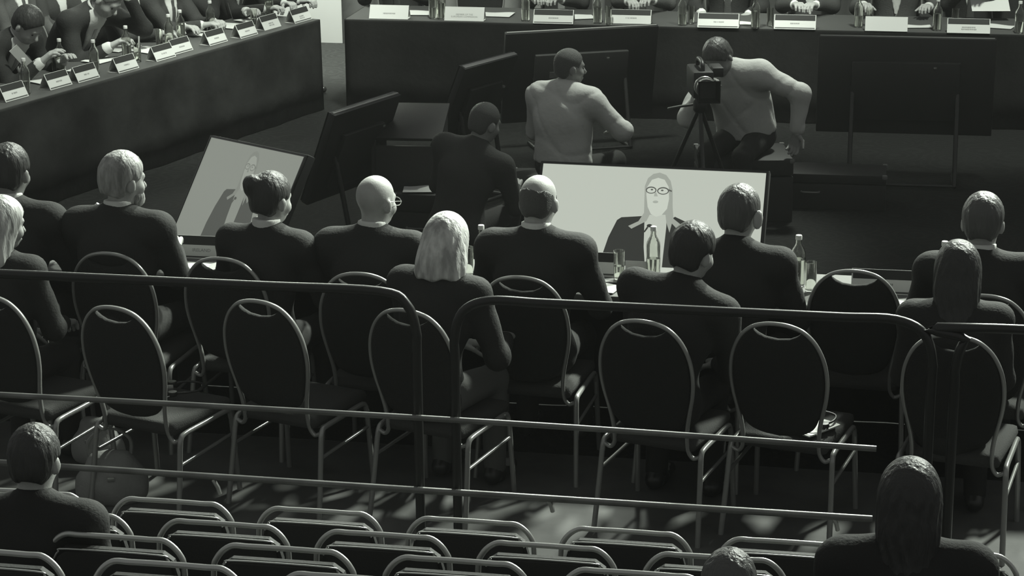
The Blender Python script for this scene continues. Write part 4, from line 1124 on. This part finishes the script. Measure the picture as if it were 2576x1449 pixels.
q = PY(2490, 8, 17.42); e = slab('held_paper', [(-.15, -.1), (.15, -.1), (.15, .1), (-.15, .1)], .003, M['paper']); e.location = (q[0], 17.42, q[2]); e.rotation_euler = (math.radians(-60), 0, math.radians(8)); tag(e, 'white paper held up by the delegate at the right of the far table', 'paper')
fc = [(1010, 'oval-backed chair of the delegate behind the first far name plate'), (1208, 'empty pale-framed oval chair at the far table'), (1420, 'oval-backed chair of the writing far delegate'), (1622, 'oval-backed chair of the man with a wristwatch'),
      (1835, 'oval-backed chair of the far delegate above the camera operator'), (2040, 'oval-backed chair of the far delegate in a white shirt front'), (2255, 'oval-backed chair of the grey-suited far delegate'), (2440, 'oval-backed chair of the far delegate holding a paper'), (2560, 'empty pale-framed oval chair at the right end of the far table')]
for px, lb in fc:
    yy = FP+.04 if px not in (1208, 2560) else 17.72
    q = PY(px, 20, yy+.25); chair(0, 0, 180, lb, 'banquet chairs at the far table', world=(q[0], yy))

q = left_pos(52, .50, .90); e = slab('held_paper', [(-.035, -.13), (.035, -.13), (.035, .13), (-.035, .13)], .004, M['paper'])
e.location = PD(60, 150, (np.array([q[0], q[1], .88])-CAM)@FW); e.rotation_euler = (math.radians(20), math.radians(-38), math.radians(LANG-40)); tag(e, 'folded white paper tilted in the hands of the bowed man at the left edge', 'paper')
q = left_pos(585, .44, .85); e = tube('ballpoint_pen', [(0, 0, 0), (-.03, .03, .07), (-.055, .055, .13)], [.002, .0045, .004], M['black'], None, 6); e.location = (q[0], q[1], .80); tag(e, 'dark pen upright in the writing delegate\'s hand', 'pen')
# ---------------------------------------------------------------- small things on chairs and floor
c5 = chairs2[5]; SZ = .510
def on_chair(c, lx, ly, z=SZ):
    a_ = c.rotation_euler[2]; return (c.location.x+lx*math.cos(a_)-ly*math.sin(a_), c.location.y+lx*math.sin(a_)+ly*math.cos(a_), z)
sheet(0, 0, .21, .20, -38, 'white papers on the empty second-row seat', world=on_chair(c5, .07, -.06, .468), th=.006)
def headset(label, loc, rz):
    e = empty('earphone_set', loc, math.radians(rz), label, 'headset')
    tube('headband', [(-.07, 0, .012), (-.075, .06, .014), (-.04, .12, .014), (.04, .12, .014), (.075, .06, .014), (.07, 0, .012)], .005, M['black'], e, 6, n=5)
    for sx in (-1, 1): lathe('ear_pad', [(0., .0), (.02, .0), (.024, .008), (.02, .02), (0., .022)], M['black'], e, 12).location = (sx*.07, -.01, .001)
    box('receiver', (.0, -.05, .012), (.05, .09, .02), M['grey'], e, .005)
    tube('cable', [(.02, -.09, .006), (.07, -.11, .005), (.1, -.05, .005), (.07, 0, .008)], .0022, M['silver'], e, 5, n=5)
    return e
headset('small dark earphone set lying on the white papers of the empty seat', on_chair(c5, .09, -.05, .481), -30)
c1 = [c for c in bpy.data.objects if c.get('label') == r1[1][3]][0]
p = PZ(440, 988, .47)
headset('earphone set with white cable on the grey seat behind the bearded man', (p[0], p[1], .480), -70)
p = PZ(455, 990, .49)
# grey canvas bag and light shoulder bag under the second-row chair at the left
def tote(label, px, py, s, mt_, rz):
    p = PZ(px, py, 0); e = empty('shoulder_bag', (p[0], p[1], 0), math.radians(rz), label, 'bag')
    b_ = SDF((-s[0], -s[1], -.02), (s[0], s[1], s[2]*1.3), .012)
    b_.ell((0, 0, s[2]*.42), (s[0]*.5, s[1]*.42, s[2]*.46), .03); b_.cone((-s[0]*.3, 0, .06), (s[0]*.3, 0, .06), .07, .07, .06); b_.cone((-s[0]*.2, 0, s[2]*.8), (s[0]*.2, 0, s[2]*.8), .03, .03, .05)
    g_ = b_.grid(); b_.F = np.maximum(b_.F+.005*np.sin(40*g_[0]+20*g_[2])*np.sin(30*g_[1]+25*g_[2]), -(g_[2]-.002)+0*g_[0]+0*g_[1]).astype(np.float32)
    V_, Q_ = b_.mesh(); new_obj('bag_body', np_mesh('bag_body', V_, Q_), M[mt_], e)
    tube('strap', [(-s[0]*.3, 0, s[2]*.78), (-s[0]*.3, .0, s[2]*1.15), (0, .01, s[2]*1.35), (s[0]*.3, 0, s[2]*1.15), (s[0]*.3, 0, s[2]*.78)], .008, M[mt_], e, 6, n=5)
    box('buckle', (0, -s[1]*.42, s[2]*.55), (.03, .008, .02), M['silver'], e, .003)
    return e
tote('pale canvas bag slumped on the floor under the second-row chair', 285, 1262, (.30, .22, .26), 'bagcloth', 20)
tote('grey handbag hanging low beneath the empty chair on the left', 250, 1165, (.22, .18, .24), 'tie', -15)

# ---------------------------------------------------------------- thin haze added to lift the blacks across the hall
hz = bpy.data.materials.new('black_lift_haze'); hz.use_nodes = True; nt = hz.node_tree; nt.nodes.clear()
vs = nt.nodes.new('ShaderNodeVolumeScatter'); vs.inputs['Density'].default_value = .0011; vs.inputs['Color'].default_value = (.97, 1, .96, 1)
om = nt.nodes.new('ShaderNodeOutputMaterial'); nt.links.new(vs.outputs[0], om.inputs['Volume'])
try: hz.cycles.homogeneous_volume = True
except Exception: pass
bm = bmesh.new(); bm_box(bm, (-2, 11, 4.4), (36, 34, 9.2)); o = new_obj('haze', fix(bm, 'haze'), hz, None, False); tag(o, 'thin added haze lifting the blacks of the hall', 'haze', kind='stuff')
